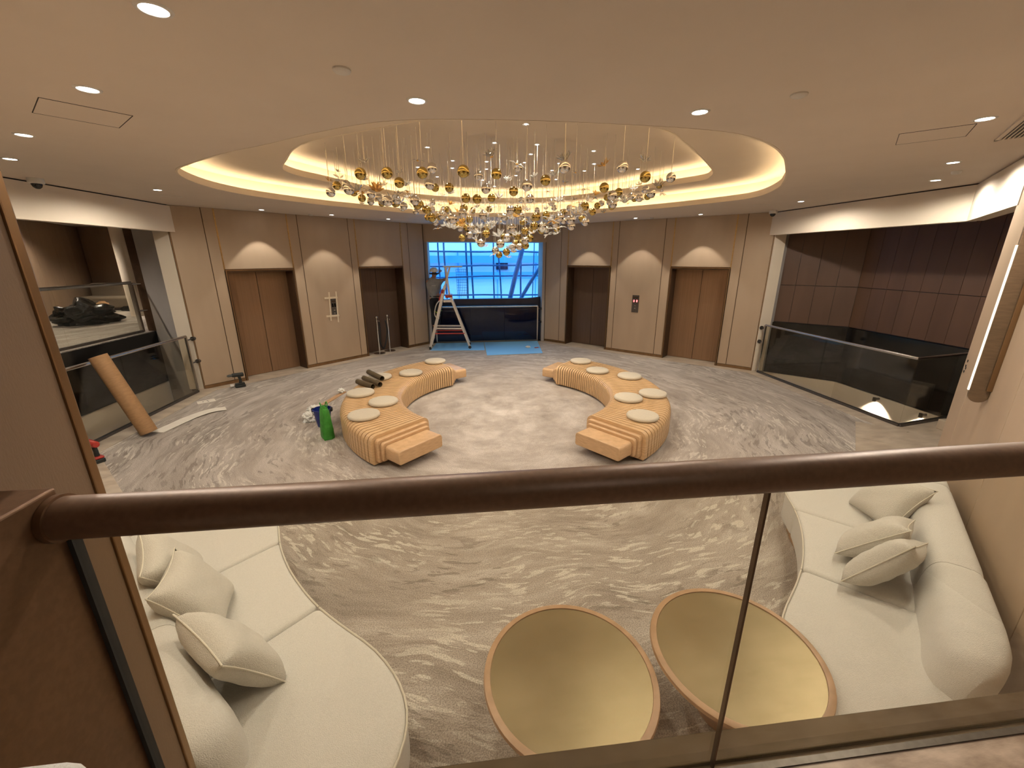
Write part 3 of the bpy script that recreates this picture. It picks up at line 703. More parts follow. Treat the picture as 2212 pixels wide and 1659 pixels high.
# ------------------------------------------------------------------ sofas (curved along the near walls)
def sofa_frame(sgn, dn=0.0):
    # t along the wall away from the camera, n out from the wall into the hall
    def f(t, n): return (sgn*((t*S2+.87)/2 - (n+dn)/S2), (t*S2-.87)/2 + (n+dn)/S2)
    return f
FRONT = [(1.66,.40),(1.62,.50),(1.66,.72),(1.78,.90),(1.97,1.00),(2.25,1.035),(2.6,1.0),(2.9,.985),(3.3,1.02),(3.65,1.10),(3.98,1.215),(4.18,1.16),(4.40,.93),(4.60,.66),(4.72,.42)]
FR = catmull(FRONT, 6, False)
def front_at(t):
    for (a, n0), (b, n1) in zip(FR[8:], FR[9:]):
        if a <= t <= b: return n0+(n1-n0)*(t-a)/(b-a+1e-9)
    return FR[-1][1]
def sofa(sgn, dn, label):
    F = sofa_frame(sgn, dn); e = tag(empty('curved_sofa', (*F(3.1, .6), 0)), label, 'sofa')
    ox, oy = F(3.1, .6)
    def W(t, n): x, y = F(t, n); return (x-ox, y-oy)
    def ccw(p):
        A = sum(p[i][0]*p[(i+1) % len(p)][1]-p[(i+1) % len(p)][0]*p[i][1] for i in range(len(p)))
        return p if A > 0 else p[::-1]
    cuts = [1.62, 2.81, 3.68, 4.72]
    for i in range(3):
        a, b = cuts[i]+(.004 if i else 0), cuts[i+1]-(.004 if i < 2 else 0)
        m = 12
        line = [(a+(b-a)*k/m, front_at(a+(b-a)*k/m)) for k in range(m+1)]
        if i == 0: line = [p for p in FR[6:] if p[0] < b-.06][::2]+[(b, front_at(b))]
        back = [(b, .14)] if i < 2 else [(b, .25), (b-.10, .14)]
        back += [((a+b)/2, .14)]
        back += [(a, .14)] if i else [(1.93, .14), (1.80, .24)]
        poly = round_corners(ccw([W(t, n) for t, n in line+back]), .05)
        mb = MB(); cushion_prism(mb, poly, .14, .42, .03, .008); o = mb.build('seat_cushion', 'boucle', e, smooth=50)
        pp = [W(t, n) for t, n in [(t, n+.004) for t, n in line]]
        MB().tube([(x, y, .408) for x, y in pp], .006, 6).build('piping', 'piping', o, smooth=60)
    pl = ccw([W(t, n) for t, n in [(t+(.06 if t < 2 else -.06 if t > 4.3 else 0), n-.07) for t, n in FR[::3]]+[(4.6,.2),(1.95,.2)]])
    MB().prism(pl, 0, .145).build('plinth', 'table_wood', e)
    # backrest: rounded roll in three lengths; both ends taper into bullnoses
    bc = [(2.15, 3.05), (3.055, 4.38), (4.385, 4.74)]
    for i, (a, b) in enumerate(bc):
        mb = MB(); rs = []; m = 16
        for k in range(m+1):
            t = a+(b-a)*k/m; s = 1.0; z1 = .71
            if i == 0:
                q = max(0, 1-(t-a)/.26); s = math.sqrt(max(.0, 1-q*q))*.97+.03
            if i == 2:
                q = max(0, 1-(b-t)/.2); s = math.sqrt(max(.0, 1-q*q))*.97+.03
            if i in (0, 1) and k == m or i in (1, 2) and k == 0: s = .965
            nc = .232+.11*max(0, (2.55-t))**1.2 ; hw = .145*s; zc, hz = (.13+z1)/2, (z1-.13)/2*(.5+.5*s if s < .9 else s)
            ring = []
            for j in range(28):
                th = 2*PI*j/28; cx, sx = math.cos(th), math.sin(th)
                px = math.copysign(abs(cx)**.55, cx)*hw; pz = math.copysign(abs(sx)**.5, sx)*hz
                lean = .03*(pz/hz)
                x, y = W(t, nc+px-lean); ring.append((x, y, zc+pz))
            rs.append(ring)
        mb.rings(rs).build('backrest', 'boucle', e, smooth=60)
    return e
sofa(-1, .055, 'cream boucle curved sofa at the lower left')
sofa(1, 0.0, 'cream boucle curved sofa at the lower right')

def pillow_mesh():
    n = 18; a, h = .245, .095; mb = MB(); top = []; bot = []
    for i in range(n+1):
        rt_, rb_ = [], []
        for j in range(n+1):
            x, y = -1+2*i/n, -1+2*j/n
            k = (1-.13*(1-y*y)*abs(x)**3), (1-.13*(1-x*x)*abs(y)**3)
            z = h*(max(0, (1-x**4)*(1-y**4)))**.55
            w = .006*math.sin(9*x+3)*math.sin(7*y+1)*(1-x*x)*(1-y*y)
            rt_.append(mb.v((x*a*k[0], y*a*k[1], z+w))); rb_.append(rt_[-1] if i in (0, n) or j in (0, n) else mb.v((x*a*k[0], y*a*k[1], -z+w)))
        top.append(rt_); bot.append(rb_)
    for i in range(n):
        for j in range(n):
            mb.face([top[i][j], top[i+1][j], top[i+1][j+1], top[i][j+1]]); mb.face([bot[i][j], bot[i][j+1], bot[i+1][j+1], bot[i+1][j]])
    bm = mb.bm; bmesh.ops.recalc_face_normals(bm, faces=bm.faces[:]); me = bpy.data.meshes.new('pillow'); bm.to_mesh(me); bm.free()
    me.materials.append(MATS['boucle_pillow']); me.polygons.foreach_set('use_smooth', [True]*len(me.polygons))
    mb = MB(); pts = []
    for s in range(4):
        for j in range(n):
            q = -1+2*j/n; x, y = ((q, -1), (1, q), (-q, 1), (-1, -q))[s]
            pts.append((x*a*(1-.13*(1-y*y)*abs(x)**3), y*a*(1-.13*(1-x*x)*abs(y)**3), 0))
    mb.tube(pts+[pts[0]], .004, 6); bm = mb.bm; ms = bpy.data.meshes.new('seam'); bm.to_mesh(ms); bm.free(); ms.materials.append(MATS['piping'])
    return me, ms
PIL, SEAM = pillow_mesh()
def pillow(loc, yaw, tilt, spin, label):
    """yaw: direction the face looks (radians in plan), tilt: lean back from upright, spin: roll in its own plane"""
    o = link('pillow', PIL); tag(o, label, 'pillow', 'square pillows on the curved sofas')
    R_ = Matrix.Rotation(yaw, 4, 'Z') @ Matrix.Rotation(PI/2-tilt, 4, 'Y') @ Matrix.Rotation(spin, 4, 'Z')
    o.matrix_world = Matrix.Translation(loc) @ R_
    s = link('seam', SEAM, None, o)
    return o
FL_, FR_ = sofa_frame(-1, .06), sofa_frame(1, 0)
for F, t, n, z, yaw, tilt, spin, lb in (
    (FL_, 2.66, .47, .63, rad(50), rad(32), rad(4), 'cream pillow nearest the camera on the left sofa'),
    (FL_, 3.26, .47, .63, rad(20), rad(32), rad(-4), 'cream pillow in the middle of the left sofa'),
    (FL_, 3.66, .45, .63, rad(30), rad(32), rad(8), 'cream pillow farthest along the left sofa, half hidden behind another'),
    (FR_, 3.98, .50, .62, rad(165), rad(36), rad(5), 'cream pillow at the far end of the right sofa'),
    (FR_, 3.28, .60, .60, rad(110), rad(42), rad(22), 'cream pillow in the middle of the right sofa, leaning behind another'),
    (FR_, 2.95, .56, .61, rad(105), rad(30), rad(25), 'cream pillow nearest the camera on the right sofa')):
    pillow((*F(t, n), z), yaw, tilt, spin, lb)

# ------------------------------------------------------------------ coffee tables
def coffee_table(u, v, R, z, label):
    e = tag(empty('coffee_table', (u, v, 0)), label, 'table')
    MB().lathe([(R-.055,z-.045),(R-.015,z-.040),(R,z-.022),(R-.004,z-.004),(R-.014,z),(R-.036,z),(R-.038,z-.006)], 72, cap=False).build('rim', 'table_wood', e, smooth=50)
    MB().lathe([(.0005,z-.014),(R*.4,z-.0135),(R*.75,z-.0105),(R-.037,z-.006)], 72, cap=False).build('top', 'brass_top', e, smooth=80)
    MB().lathe([(.0005,z-.05),(R-.05,z-.045)], 48, cap=False).build('underside', 'table_wood', e)
    MB().lathe([(R*.34,0),(R*.34,.02),(R*.26,.06),(R*.28,z-.10),(R*.46,z-.046)], 40, cap=True).build('pedestal', 'table_wood', e, smooth=50)
    return e
coffee_table(-.159, 1.66, .474, .42, 'round brass-topped coffee table with a wooden rim, the left of two')
coffee_table(.802, 1.655, .465, .465, 'round brass-topped coffee table behind the glass joint, beside the right sofa')

# ------------------------------------------------------------------ pendant chandelier
BALLS = [(-1.72,4.97,3.45,'g'),(-1.46,5.07,3.48,'g'),(-1.08,5.03,3.48,'g'),(-1.01,5.62,3.64,'s'),(-0.64,4.62,3.43,'g'),(-0.43,6.19,3.67,'s'),(-0.26,5.23,3.52,'g'),(-1.41,5.61,3.47,'g'),(-1.06,5.77,3.48,'s'),(-1.06,6.9,3.61,'g'),(-0.83,6.19,3.51,'g'),(-0.36,5.68,3.43,'s'),(0.15,7.16,3.62,'g'),(-2.43,6.35,3.45,'s'),(-2.49,6.92,3.62,'g'),(-2.39,7.06,3.66,'s'),(-2.02,5.65,3.39,'s'),(-2.25,7.39,3.51,'g'),(-1.98,7.36,3.52,'s'),(-2.17,8.64,3.58,'g'),(-1.54,5.42,3.24,'s'),(-1.59,6.55,3.39,'s'),(-1.95,8.81,3.59,'g'),(-1.59,7.28,3.39,'s'),(-1.27,5.9,3.31,'s'),(-1.37,7.71,3.47,'g'),(-0.61,6.12,3.37,'g'),(-0.46,6.1,3.36,'g'),(-0.22,6.76,3.46,'g'),(-1.56,8.78,3.46,'s'),(-1.19,6.82,3.29,'g'),(-1.27,9.17,3.54,'s'),(-0.94,9.32,3.52,'s'),(-0.64,6.76,3.31,'g'),(-0.66,6.39,3.21,'s'),(-0.15,8.64,3.5,'g'),(-0.37,6.35,3.18,'s'),(0,7.05,3.22,'s'),(0.02,6.33,3.25,'s'),(-1.37,9.13,3.38,'g'),(-0.97,6.77,3.21,'s'),(-0.79,5.77,3.08,'s'),(-0.55,7.54,3.22,'g'),(-0.67,8.63,3.29,'g'),(-0.81,8.62,3.2,'g'),(-0.6,7.5,3.08,'g'),(-0.32,6.61,2.94,'g'),(-0.56,7.47,2.97,'s'),(-0.68,7.47,2.92,'g'),(-0.4,6.58,2.81,'s'),(-0.14,6.2,2.79,'s'),(-0.13,7.34,2.72,'s'),(-0.03,7.8,2.65,'g'),(0.08,7.38,2.93,'s'),(0.09,6.98,3.03,'s'),(-0.45,8.55,3.1,'s'),(-1.19,8.68,3.25,'s'),(-1.02,9.28,3.38,'s'),(-0.74,8.61,3.2,'g'),(-0.01,9.39,3.29,'s'),(0.1,6.11,3.76,'s'),(0.37,4.51,3.47,'s'),(1.08,4.81,3.54,'s'),(0.32,5.27,3.47,'g'),(1.4,4.94,3.47,'g'),(2.01,5.58,3.58,'s'),(2.8,7.65,3.82,'g'),(0.07,5.06,3.38,'s'),(0.01,5.86,3.43,'g'),(1.12,5.53,3.44,'g'),(1.78,6.84,3.58,'g'),(1.25,5.59,3.36,'s'),(2.37,7.21,3.68,'s'),(1.99,6.1,3.47,'s'),(2.59,7.62,3.63,'g'),(2.56,8.14,3.66,'g'),(0.31,6.39,3.41,'s'),(0.9,7.77,3.53,'s'),(2.22,8.56,3.64,'s'),(2.1,8.69,3.64,'s'),(1.86,8.18,3.53,'g'),(1.31,7.24,3.42,'s'),(1.53,9.03,3.58,'s'),(1.25,9.21,3.6,'s'),(0.91,9.33,3.56,'s'),(0.06,6.58,3.28,'s'),(0.13,6.37,3.26,'g'),(0.57,6.5,3.2,'g'),(0.37,6.18,3.15,'g'),(0.24,6.9,3.22,'s'),(0.77,6.47,3.17,'s'),(1.38,8.8,3.48,'s'),(1.63,9.02,3.51,'s'),(1.84,8.76,3.51,'s'),(0.85,6.12,3.11,'s'),(0.51,6.46,3.05,'s'),(0.39,6.47,3.05,'g'),(0.07,6.5,3.02,'s'),(0.3,6.83,3,'g'),(0.23,7.21,2.94,'g'),(0.27,8.2,3.03,'g'),(0.11,7.68,2.95,'s'),(0.3,6.78,2.86,'s'),(0.36,7.63,2.86,'g'),(0.25,7.64,2.85,'g'),(0.15,7.17,2.77,'s')]
FLOWERS = [(-1.82,5.75,3.71,0.13,'c'),(-1.17,5.54,3.7,0.12,'a'),(-0.27,5.91,3.84,0.21,'a'),(-2.44,6.84,3.79,0.09,'c'),(-2.57,6.82,3.67,0.09,'a'),(-2.35,6.58,3.66,0.16,'c'),(-1.88,6,3.49,0.1,'c'),(-1.65,6.05,3.59,0.13,'c'),(-1.66,5.97,3.49,0.12,'c'),(-1.35,5.26,3.52,0.08,'c'),(-1.37,6.03,3.43,0.16,'a'),(-0.58,5.67,3.57,0.09,'a'),(-0.05,6.1,3.6,0.12,'c'),(-2.2,7.83,3.63,0.15,'a'),(-1.99,7.15,3.46,0.1,'a'),(-1.65,6.96,3.52,0.12,'c'),(-0.83,6.39,3.46,0.15,'c'),(-0.98,7.48,3.57,0.12,'c'),(-2.12,6.77,3.35,0.12,'c'),(-1.49,7.32,3.4,0.12,'c'),(-0.87,7.66,3.47,0.15,'a'),(-0.1,7.02,3.5,0.17,'a'),(-1.09,8.46,3.54,0.1,'c'),(-0.5,6.9,3.31,0.18,'a'),(-0.12,7.49,3.41,0.17,'c'),(-1.18,8.17,3.21,0.2,'c'),(-0.97,7.88,3.14,0.17,'c'),(-1.07,8.47,3.41,0.15,'c'),(-1.37,7.76,3.38,0.11,'a'),(-0.37,7.56,3.08,0.2,'c'),(-0.22,7.45,3.13,0.15,'c'),(-0.21,7.43,3.08,0.12,'a'),(-0.6,7.86,3.09,0.13,'a'),(0.01,7.82,3.21,0.18,'a'),(-0.08,7.11,2.93,0.23,'c'),(-0.45,7.52,2.92,0.15,'c'),(-0.32,6.83,2.77,0.13,'c'),(-0.17,7.1,2.65,0.13,'a'),(0.07,6.99,2.73,0.13,'c'),(-0.26,8.11,3.24,0.15,'a'),(-0.75,7.49,3.34,0.14,'a'),(-0.01,8.37,3.39,0.15,'a'),(0.01,5.5,3.68,0.16,'a'),(0.7,5.93,3.82,0.22,'a'),(1.19,5.81,3.75,0.18,'a'),(1.76,5.87,3.83,0.15,'c'),(0.64,5.12,3.53,0.08,'a'),(0.55,5.89,3.63,0.14,'c'),(0.22,5.47,3.53,0.12,'c'),(0.69,5.85,3.54,0.1,'a'),(0.77,7.46,3.66,0.13,'a'),(1.57,8.16,3.79,0.21,'c'),(1.61,7.51,3.63,0.16,'a'),(1.81,6.11,3.57,0.1,'c'),(2.24,7.42,3.71,0.15,'a'),(2.6,7.1,3.62,0.16,'c'),(1.88,6.97,3.5,0.17,'c'),(1.81,6.97,3.46,0.11,'a'),(2.33,7.65,3.59,0.14,'a'),(1.93,6.81,3.41,0.08,'a'),(1.35,8.72,3.77,0.17,'c'),(1.21,8.63,3.65,0.19,'c'),(1.66,8.09,3.59,0.18,'c'),(1.47,8.49,3.67,0.15,'a'),(1.46,8.45,3.54,0.18,'a'),(2.08,8.42,3.44,0.15,'a'),(1.62,8.34,3.47,0.2,'a'),(1.54,8.33,3.41,0.15,'c'),(0.67,6.46,3.12,0.18,'a'),(0.91,7.08,3.07,0.18,'c'),(0.48,6.33,2.95,0.14,'c'),(0.41,6.68,2.96,0.15,'a'),(0.41,7.06,2.87,0.13,'a'),(0.31,6.51,3.1,0.14,'c'),(0.44,7.54,3.37,0.13,'a'),(0.82,7.83,3.42,0.12,'c'),(0.11,6.51,3.18,0.13,'a'),(0.52,7.34,3.49,0.07,'a'),(0.16,5.77,3.41,0.07,'c'),(0.04,7.07,2.84,0.15,'c'),(0.2,7.44,2.69,0.12,'a'),(0.09,7.39,2.6,0.13,'c'),(-0.02,6.11,3.61,0.11,'c')]
rnd = random.Random(11)
def near(p, lst, d): return any((p[0]-q[0])**2+(p[1]-q[1])**2+(p[2]-q[2])**2 < d*d for q in lst)
xb = []
while len(xb) < 46:
    a, r = rnd.uniform(0, 2*PI), math.sqrt(rnd.random())*.95
    u, v = r*2.6*math.cos(a), 7.1+r*2.3*math.sin(a)
    z = 2.66+.95*r+rnd.uniform(-.05, .22)
    if v < 6.3 or near((u, v, z), BALLS+xb, .17): continue
    xb.append((round(u,2), round(v,2), round(z,2), rnd.choice('gs')))
xf_ = []
while len(xf_) < 62:
    a, r = rnd.uniform(0, 2*PI), math.sqrt(rnd.random())*.95
    u, v = r*2.6*math.cos(a), 7.1+r*2.3*math.sin(a)
    z = 2.68+.95*r+rnd.uniform(-.05, .2)
    if v < 6.0 or near((u, v, z), BALLS+xb, .13) or near((u, v, z), xf_, .14): continue
    xf_.append((round(u,2), round(v,2), round(z,2), rnd.uniform(.13,.2), rnd.choice('acc')))
def ball_meshes():
    out = {}
    for k, m in (('g', 'ball_gold'), ('s', 'ball_silver')):
        bm = bmesh.new(); bmesh.ops.create_uvsphere(bm, u_segments=28, v_segments=18, radius=.061)
        me = bpy.data.meshes.new('sphere'); bm.to_mesh(me); bm.free(); me.materials.append(MATS[m]); me.polygons.foreach_set('use_smooth', [True]*len(me.polygons)); out[k] = me
    return out
BM = ball_meshes()
def petal(mb, ang, ln, wd, rise, curl, th=.012, n=6):
    """one curved glass petal from the flower's heart outward"""
    R0, R1 = [], []
    ca, sa = math.cos(ang), math.sin(ang)
    for i in range(n+1):
        t = i/n; r = .06+ln*t; w = wd*math.sin(PI*min(.97, t*.9+.08))**.8+.006; z = rise*t*ln+curl*ln*t*t
        h = th*(1-.7*t)
        ring = []
        for (dx, dz) in ((-w, 0), (0, h+.25*w), (w, 0), (0, -h*.3+.15*w)):
            x, y = r*ca-dx*sa, r*sa+dx*ca; ring.append((x, y, z+dz))
        R0.append(ring)
    mb.rings(R0)
def flower_mesh(kind, amber):
    mb = MB(); rr = random.Random(kind*7+1)
    if kind == 0:        # open star flower
        for k in range(7): petal(mb, 2*PI*k/7+rr.uniform(-.1,.1), .42, .10, rr.uniform(.1,.5), .25)
    elif kind == 1:      # cupped blossom
        for k in range(6): petal(mb, 2*PI*k/6, .36, .13, .9, -.2)
        for k in range(5): petal(mb, 2*PI*k/5+.3, .28, .07, 1.6, -.3)
    else:                # bird-like spray with long wings
        petal(mb, 0, .50, .10, .5, -.6); petal(mb, PI, .50, .10, .5, -.6); petal(mb, PI/2, .34, .07, .1, .1); petal(mb, -PI/2, .42, .13, -.1, .15); petal(mb, -PI/2+.4, .36, .08, -.2, .1)
    bm = mb.bm; bmesh.ops.recalc_face_normals(bm, faces=bm.faces[:]); me = bpy.data.meshes.new('petals'); bm.to_mesh(me); bm.free()
    me.materials.append(MATS['crystal_amber' if amber else 'crystal']); me.polygons.foreach_set('use_smooth', [True]*len(me.polygons)); return me
FM = {(k, a): flower_mesh(k, a) for k in range(3) for a in (0, 1)}
mb = MB(); mb.lathe([(.0005,-.06),(.07,-.04),(.09,0),(.06,.05),(.0005,.07)], 12, cap=False); bmesh.ops.recalc_face_normals(mb.bm, faces=mb.bm.faces[:])
HEART = bpy.data.meshes.new('heart'); mb.bm.to_mesh(HEART); mb.bm.free(); HEART.materials.append(MATS['amber']); HEART.polygons.foreach_set('use_smooth', [True]*len(HEART.polygons))
mb = MB(); mb.tube([(0,0,0),(0,0,1)], .0028, 5); WIRE = bpy.data.meshes.new('wire'); mb.bm.to_mesh(WIRE); mb.bm.free(); WIRE.materials.append(MATS['wire'])
ch = tag(empty('pendant_chandelier', (0, 7.0, CZ3)), 'chandelier of gold and silver spheres and glass blossoms hung in an inverted cone', 'chandelier')
def hang(o, u, v, z, z_at):
    w = link('wire', WIRE, None, o)
    w.matrix_parent_inverse = Matrix.Identity(4)
    return w
for i, (u, v, z, c) in enumerate(BALLS+xb):
    o = link('gold_sphere' if c == 'g' else 'silver_sphere', BM[c], None, ch); o.location = (u, v-7.0, z-CZ3)
    w = link('wire', WIRE, None, o); w.location = (0, 0, .06); w.scale = (1, 1, CZ3-z-.06)
for i, (u, v, z, s, c) in enumerate(FLOWERS+xf_):
    o = empty('glass_blossom'); o.parent = ch; o.location = (u, v-7.0, z-CZ3)
    p = link('petals', FM[(i*5+i//3) % 3, 1 if c == 'a' and i % 4 == 0 else 0], None, o); k = s*1.18; p.scale = (k, k, k)
    p.rotation_euler = (rnd.uniform(-.5, .5), rnd.uniform(-.5, .5), rnd.uniform(0, 6.28))
    if c == 'a':
        q = link('heart', HEART, None, o); q.scale = (k*1.1, k*1.1, k*1.1)
    w = link('wire', WIRE, None, o); w.scale = (1, 1, CZ3-z)

# ------------------------------------------------------------------ beyond the right opening: a slot of void with panelled walls
rv = struct(empty('wall_void_right'), 'dark brown panelled wall across the void on the right')
MB().box((6.095,8.86,0),(6.36,9.10,CZ)).build('pilaster', 'paint_cream', rv)
MB().prism([(6.36,8.94),(6.52,8.98),(6.52,9.3),(6.36,9.3)], -2.7, CZ).build('pilaster_return', 'paint_grey_shade', rv)
def line_panels(parent, a, b, n, z0, z1, mat, th=.03, gap=.006, out=1, name='panel'):
    a, b = Vector(a), Vector(b); d = (b-a)/n; e = d.normalized()*gap/2; nn = Vector((-d.y, d.x)).normalized()*th*out
    for i in range(n):
        p, q = a+d*i+e, a+d*(i+1)-e
        MB().prism([tuple(p), tuple(q), tuple(q+nn), tuple(p+nn)], z0, z1).build(name, mat, parent)
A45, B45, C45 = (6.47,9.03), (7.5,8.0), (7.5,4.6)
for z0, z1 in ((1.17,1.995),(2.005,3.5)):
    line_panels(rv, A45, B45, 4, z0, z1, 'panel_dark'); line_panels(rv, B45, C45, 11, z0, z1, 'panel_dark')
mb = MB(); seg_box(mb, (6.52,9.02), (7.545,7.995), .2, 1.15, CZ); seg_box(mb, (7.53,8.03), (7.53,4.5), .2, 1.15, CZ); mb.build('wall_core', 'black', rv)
mb = MB(); seg_box(mb, (6.45,9.01), (7.48,7.98), .2, -.05, 1.15); seg_box(mb, (7.48,8.0), (7.48,5.5), .2, -.05, 1.15); mb.build('dark_glass_band', 'black_gloss', rv)
mb = MB(); seg_box(mb, (6.45,9.01), (7.47,7.99), .2, -2.7, -.06); seg_box(mb, (7.47,8.0), (7.47,5.3), .2, -2.7, -.06); mb.build('lower_fascia', 'paint_cream', rv)
struct(MB().prism([(6.115,5.2),(6.215,5.36),(6.215,8.86),(6.115,8.86)],-.45,.003).build('trim_slab_edge_right', 'stone'))
for v, lb in ((6.94,'small wall spotlight glowing under the dark band, seen through the right glass'),(6.06,'small wall spotlight under the dark band at the glass corner on the right')):
    e = tag(empty('wall_spotlight', (7.42, v, -.10)), lb, 'spotlight')
    MB().tube([(.05,0,0),(-.03,0,0)], .022, 14).build('arm', 'steel_dark', e, smooth=50)
    MB().tube([(-.05,0,.03),(-.05,0,-.045)], .03, 16).build('head', 'steel_dark', e, smooth=50)
    MB().lathe([(.0005,-.046),(.022,-.047)], 16, (-.05,0,0), cap=False).build('lamp', 'lamp_disc', e)
    l = bpy.data.lights.new('spot_void', 'SPOT'); l.energy = 60; l.color = (1, .92, .8); l.spot_size = rad(110); l.spot_blend = .7; l.shadow_soft_size = .02
    o = bpy.data.objects.new('beam', l); COL.objects.link(o); o.parent = e; o.location = (-.07, 0, -.06); o.rotation_euler = (0, rad(-25), 0)

# ------------------------------------------------------------------ beyond the left opening: a raised landing behind the void
VZ = 1.08
lv = struct(empty('wall_void_left'), 'cream pilaster beside the left opening, its return painted grey for shade')
MB().box((-6.40,8.84,0),(-6.095,9.10,CZ)).build('pilaster', 'paint_cream', lv)
mb = MB(); seg_box(mb, (-6.40,8.90), (-7.42,9.80), .2, -2.7, CZ, -1); mb.build('side_return', 'paint_grey_shade', lv)  # painted grey because this face of the pilaster lies in shade
MB().box((-7.56,9.78,VZ),(-7.40,9.98,CZ)).build('post', 'bronze_dark', lv, bevel=.005)
mb = MB(); seg_box(mb, (-7.42,9.85), (-7.46,5.3), .05, -.06, VZ-.012, -1); mb.build('dark_glass_band', 'black_gloss', lv)
mb = MB(); seg_box(mb, (-7.44,9.85), (-7.48,5.3), .2, -2.7, -.07, -1); mb.build('lower_fascia', 'paint_cream', lv)
struct(MB().prism([(-6.115,5.2),(-6.215,5.36),(-6.215,8.86),(-6.115,8.86)],-.45,.003).build('trim_slab_edge_left', 'stone'))
fu = struct(MB().prism([(-7.46,9.95),(-7.50,4.9),(-13.5,4.9),(-13.5,15.6),(-5.2,15.6),(-5.2,13.2),(-7.46,10.9)], VZ-.28, VZ).build('floor_raised_landing', 'carpet'), 'carpeted floor of the raised landing beyond the left opening')
e = tag(empty('glass_balustrade'), 'glass balustrade with steel rail along the raised landing beyond the left opening', 'balustrade')
rail_line(e, [(-7.56,9.62),(-7.60,6.2)], VZ, VZ+1.03, .03, splits=[2])
MB().box((-7.60,9.60,VZ),(-7.54,9.66,VZ+1.03)).build('end_post', 'steel', e)
for z in (VZ+.45, VZ+1.0): MB().tube([(-7.56,9.63,z),(-7.48,9.80,z)], .018, 10).build('bracket', 'steel', e, smooth=50)
lb_ = struct(empty('wall_landing_panels'), 'brown panelled walls of the raised landing on the left')
line_panels(lb_, (-10.7,10.2), (-11.95,13.4), 3, VZ, 3.53, 'panel_landing', out=1)
line_panels(lb_, (-11.95,13.4), (-12.8,15.5), 2, VZ, 3.53, 'panel_landing', out=1)
line_panels(lb_, (-12.6,15.1), (-5.3,15.1), 7, VZ, 3.53, 'panel_landing', out=1)
line_panels(lb_, (-10.7,4.9), (-10.7,10.2), 6, VZ, 3.53, 'panel_landing', out=1)
line_panels(lb_, (-7.72,10.0), (-8.6,11.6), 3, VZ, 3.53, 'panel', out=-1)
mb = MB(); seg_box(mb, (-7.67,10.0), (-8.55,11.6), .3, VZ, 3.53, -1); mb.build('wall_core', 'paint_cream', lb_)
o = struct(MB().lathe([(.16,0),(.16,2.45)], 28).build('wall_column', 'paint_cream', None, smooth=40), 'round cream column on the raised landing'); o.location = (-9.62, 12.5, VZ)
for u, v, lbl in ((-9.7,13.9,'recessed downlight over the raised landing by the column'),(-10.6,11.6,'recessed downlight over the raised landing panels'),(-8.6,8.0,'recessed downlight over the raised landing edge')):
    downlight(u, v, CZ, lbl, 'landing', 110, 140, .8)
# low brown sofas along the far wall of the landing
def low_sofa(loc, rz, ln, label):
    e = tag(empty('low_sofa', loc, rz), label, 'sofa')
    MB().box((-ln/2,-.42,.08),(ln/2,.42,.40)).build('seat', 'sofa_brown', e, bevel=.06, bseg=4)
    MB().box((-ln/2,.22,.30),(ln/2,.46,.78)).build('backrest', 'sofa_brown', e, bevel=.09, bseg=4)
    MB().box((-ln/2+.06,-.36,0),(ln/2-.06,.36,.09)).build('plinth', 'plinth', e)
low_sofa((-11.2,14.3,VZ), 0, 2.2, 'low brown sofa at the back of the raised landing')
def lumpy(name, loc, dims, mat, seed, label, cat, parent=None, amp=.22, flat=True, fq=2.6):
    from mathutils import noise as mn
    bm = bmesh.new(); bmesh.ops.create_icosphere(bm, subdivisions=5 if amp > .28 else 4, radius=1)
    for v in bm.verts:
        n = mn.noise(v.co*fq+Vector((seed*3.1, seed, 0)))+.5*mn.noise(v.co*fq*2.3+Vector((0, seed, seed)))
        c = v.co*(1+amp*n)
        if flat and c.z < -.55: c.z = -.55-.04*(c.z+.55)
        v.co = Vector((c.x*dims[0], c.y*dims[1], (c.z+.55)*dims[2] if flat else c.z*dims[2]))
    me = bpy.data.meshes.new(name); bm.to_mesh(me); bm.free()
    o = link(name, me, mat, parent, 180); o.location = loc
    if label: tag(o, label, cat)
    return o
sb = lumpy('rubbish_bag', (-9.75,11.05,VZ), (.55,.42,.30), 'bag_black', 6, 'slumped black plastic bag on the raised landing carpet', 'bag', amp=.55, fq=2.0); sb.rotation_euler = (0, 0, rad(40))
for k, (u, v, d, m, lbl) in enumerate(((-11.2,13.45,(.22,.15,.2),'cardboard','small brown box-shaped bundle in front of the far sofa'),(-11.65,13.55,(.2,.16,.22),'bag_black','dark bundle left of the small brown bundle by the far sofa'),(-10.65,13.75,(.3,.12,.1),'bag_black','dark flat bundle right of the small brown bundle by the far sofa'))):
    lumpy('bundle', (u, v, VZ), d, m, k+9, lbl, 'bundle', amp=.25)

# ------------------------------------------------------------------ outside the window: bamboo scaffolding and sheeted facade
fc = tag(empty('building_facade', (0, 22, 0)), 'pale blue facade of the building across from the window', 'building')
MB().box((-9,0,-6),(9,.4,2.95)).build('wall', 'facade', fc)
for z in (1.55, 2.35): MB().box((-9,-.25,z),(9,0,z+.35)).build('ledge', 'tarp_dark', fc)
for k in range(8): MB().box((-7+2*k,-.06,-.2),(-6.96+2*k,0,2.9)).build('joint', 'tarp_dark', fc)
MB().box((.95,-.1,2.02),(1.55,0,2.5)).build('window', 'navy_wall', fc)
rr = random.Random(5)
def pole(a, b, r, label):
    a, b = Vector(a), Vector(b); pts = [a+(b-a)*t+Vector((rr.uniform(-.02,.02), 0, rr.uniform(-.02,.02))) for t in (0,.25,.5,.75,1)]
    o = MB().tube([tuple(p-a) for p in pts], r, 8).build('scaffold_pole', 'pole_blue', None, smooth=60); o.location = a; tag(o, label, 'pole', 'scaffold poles outside the window'); return o
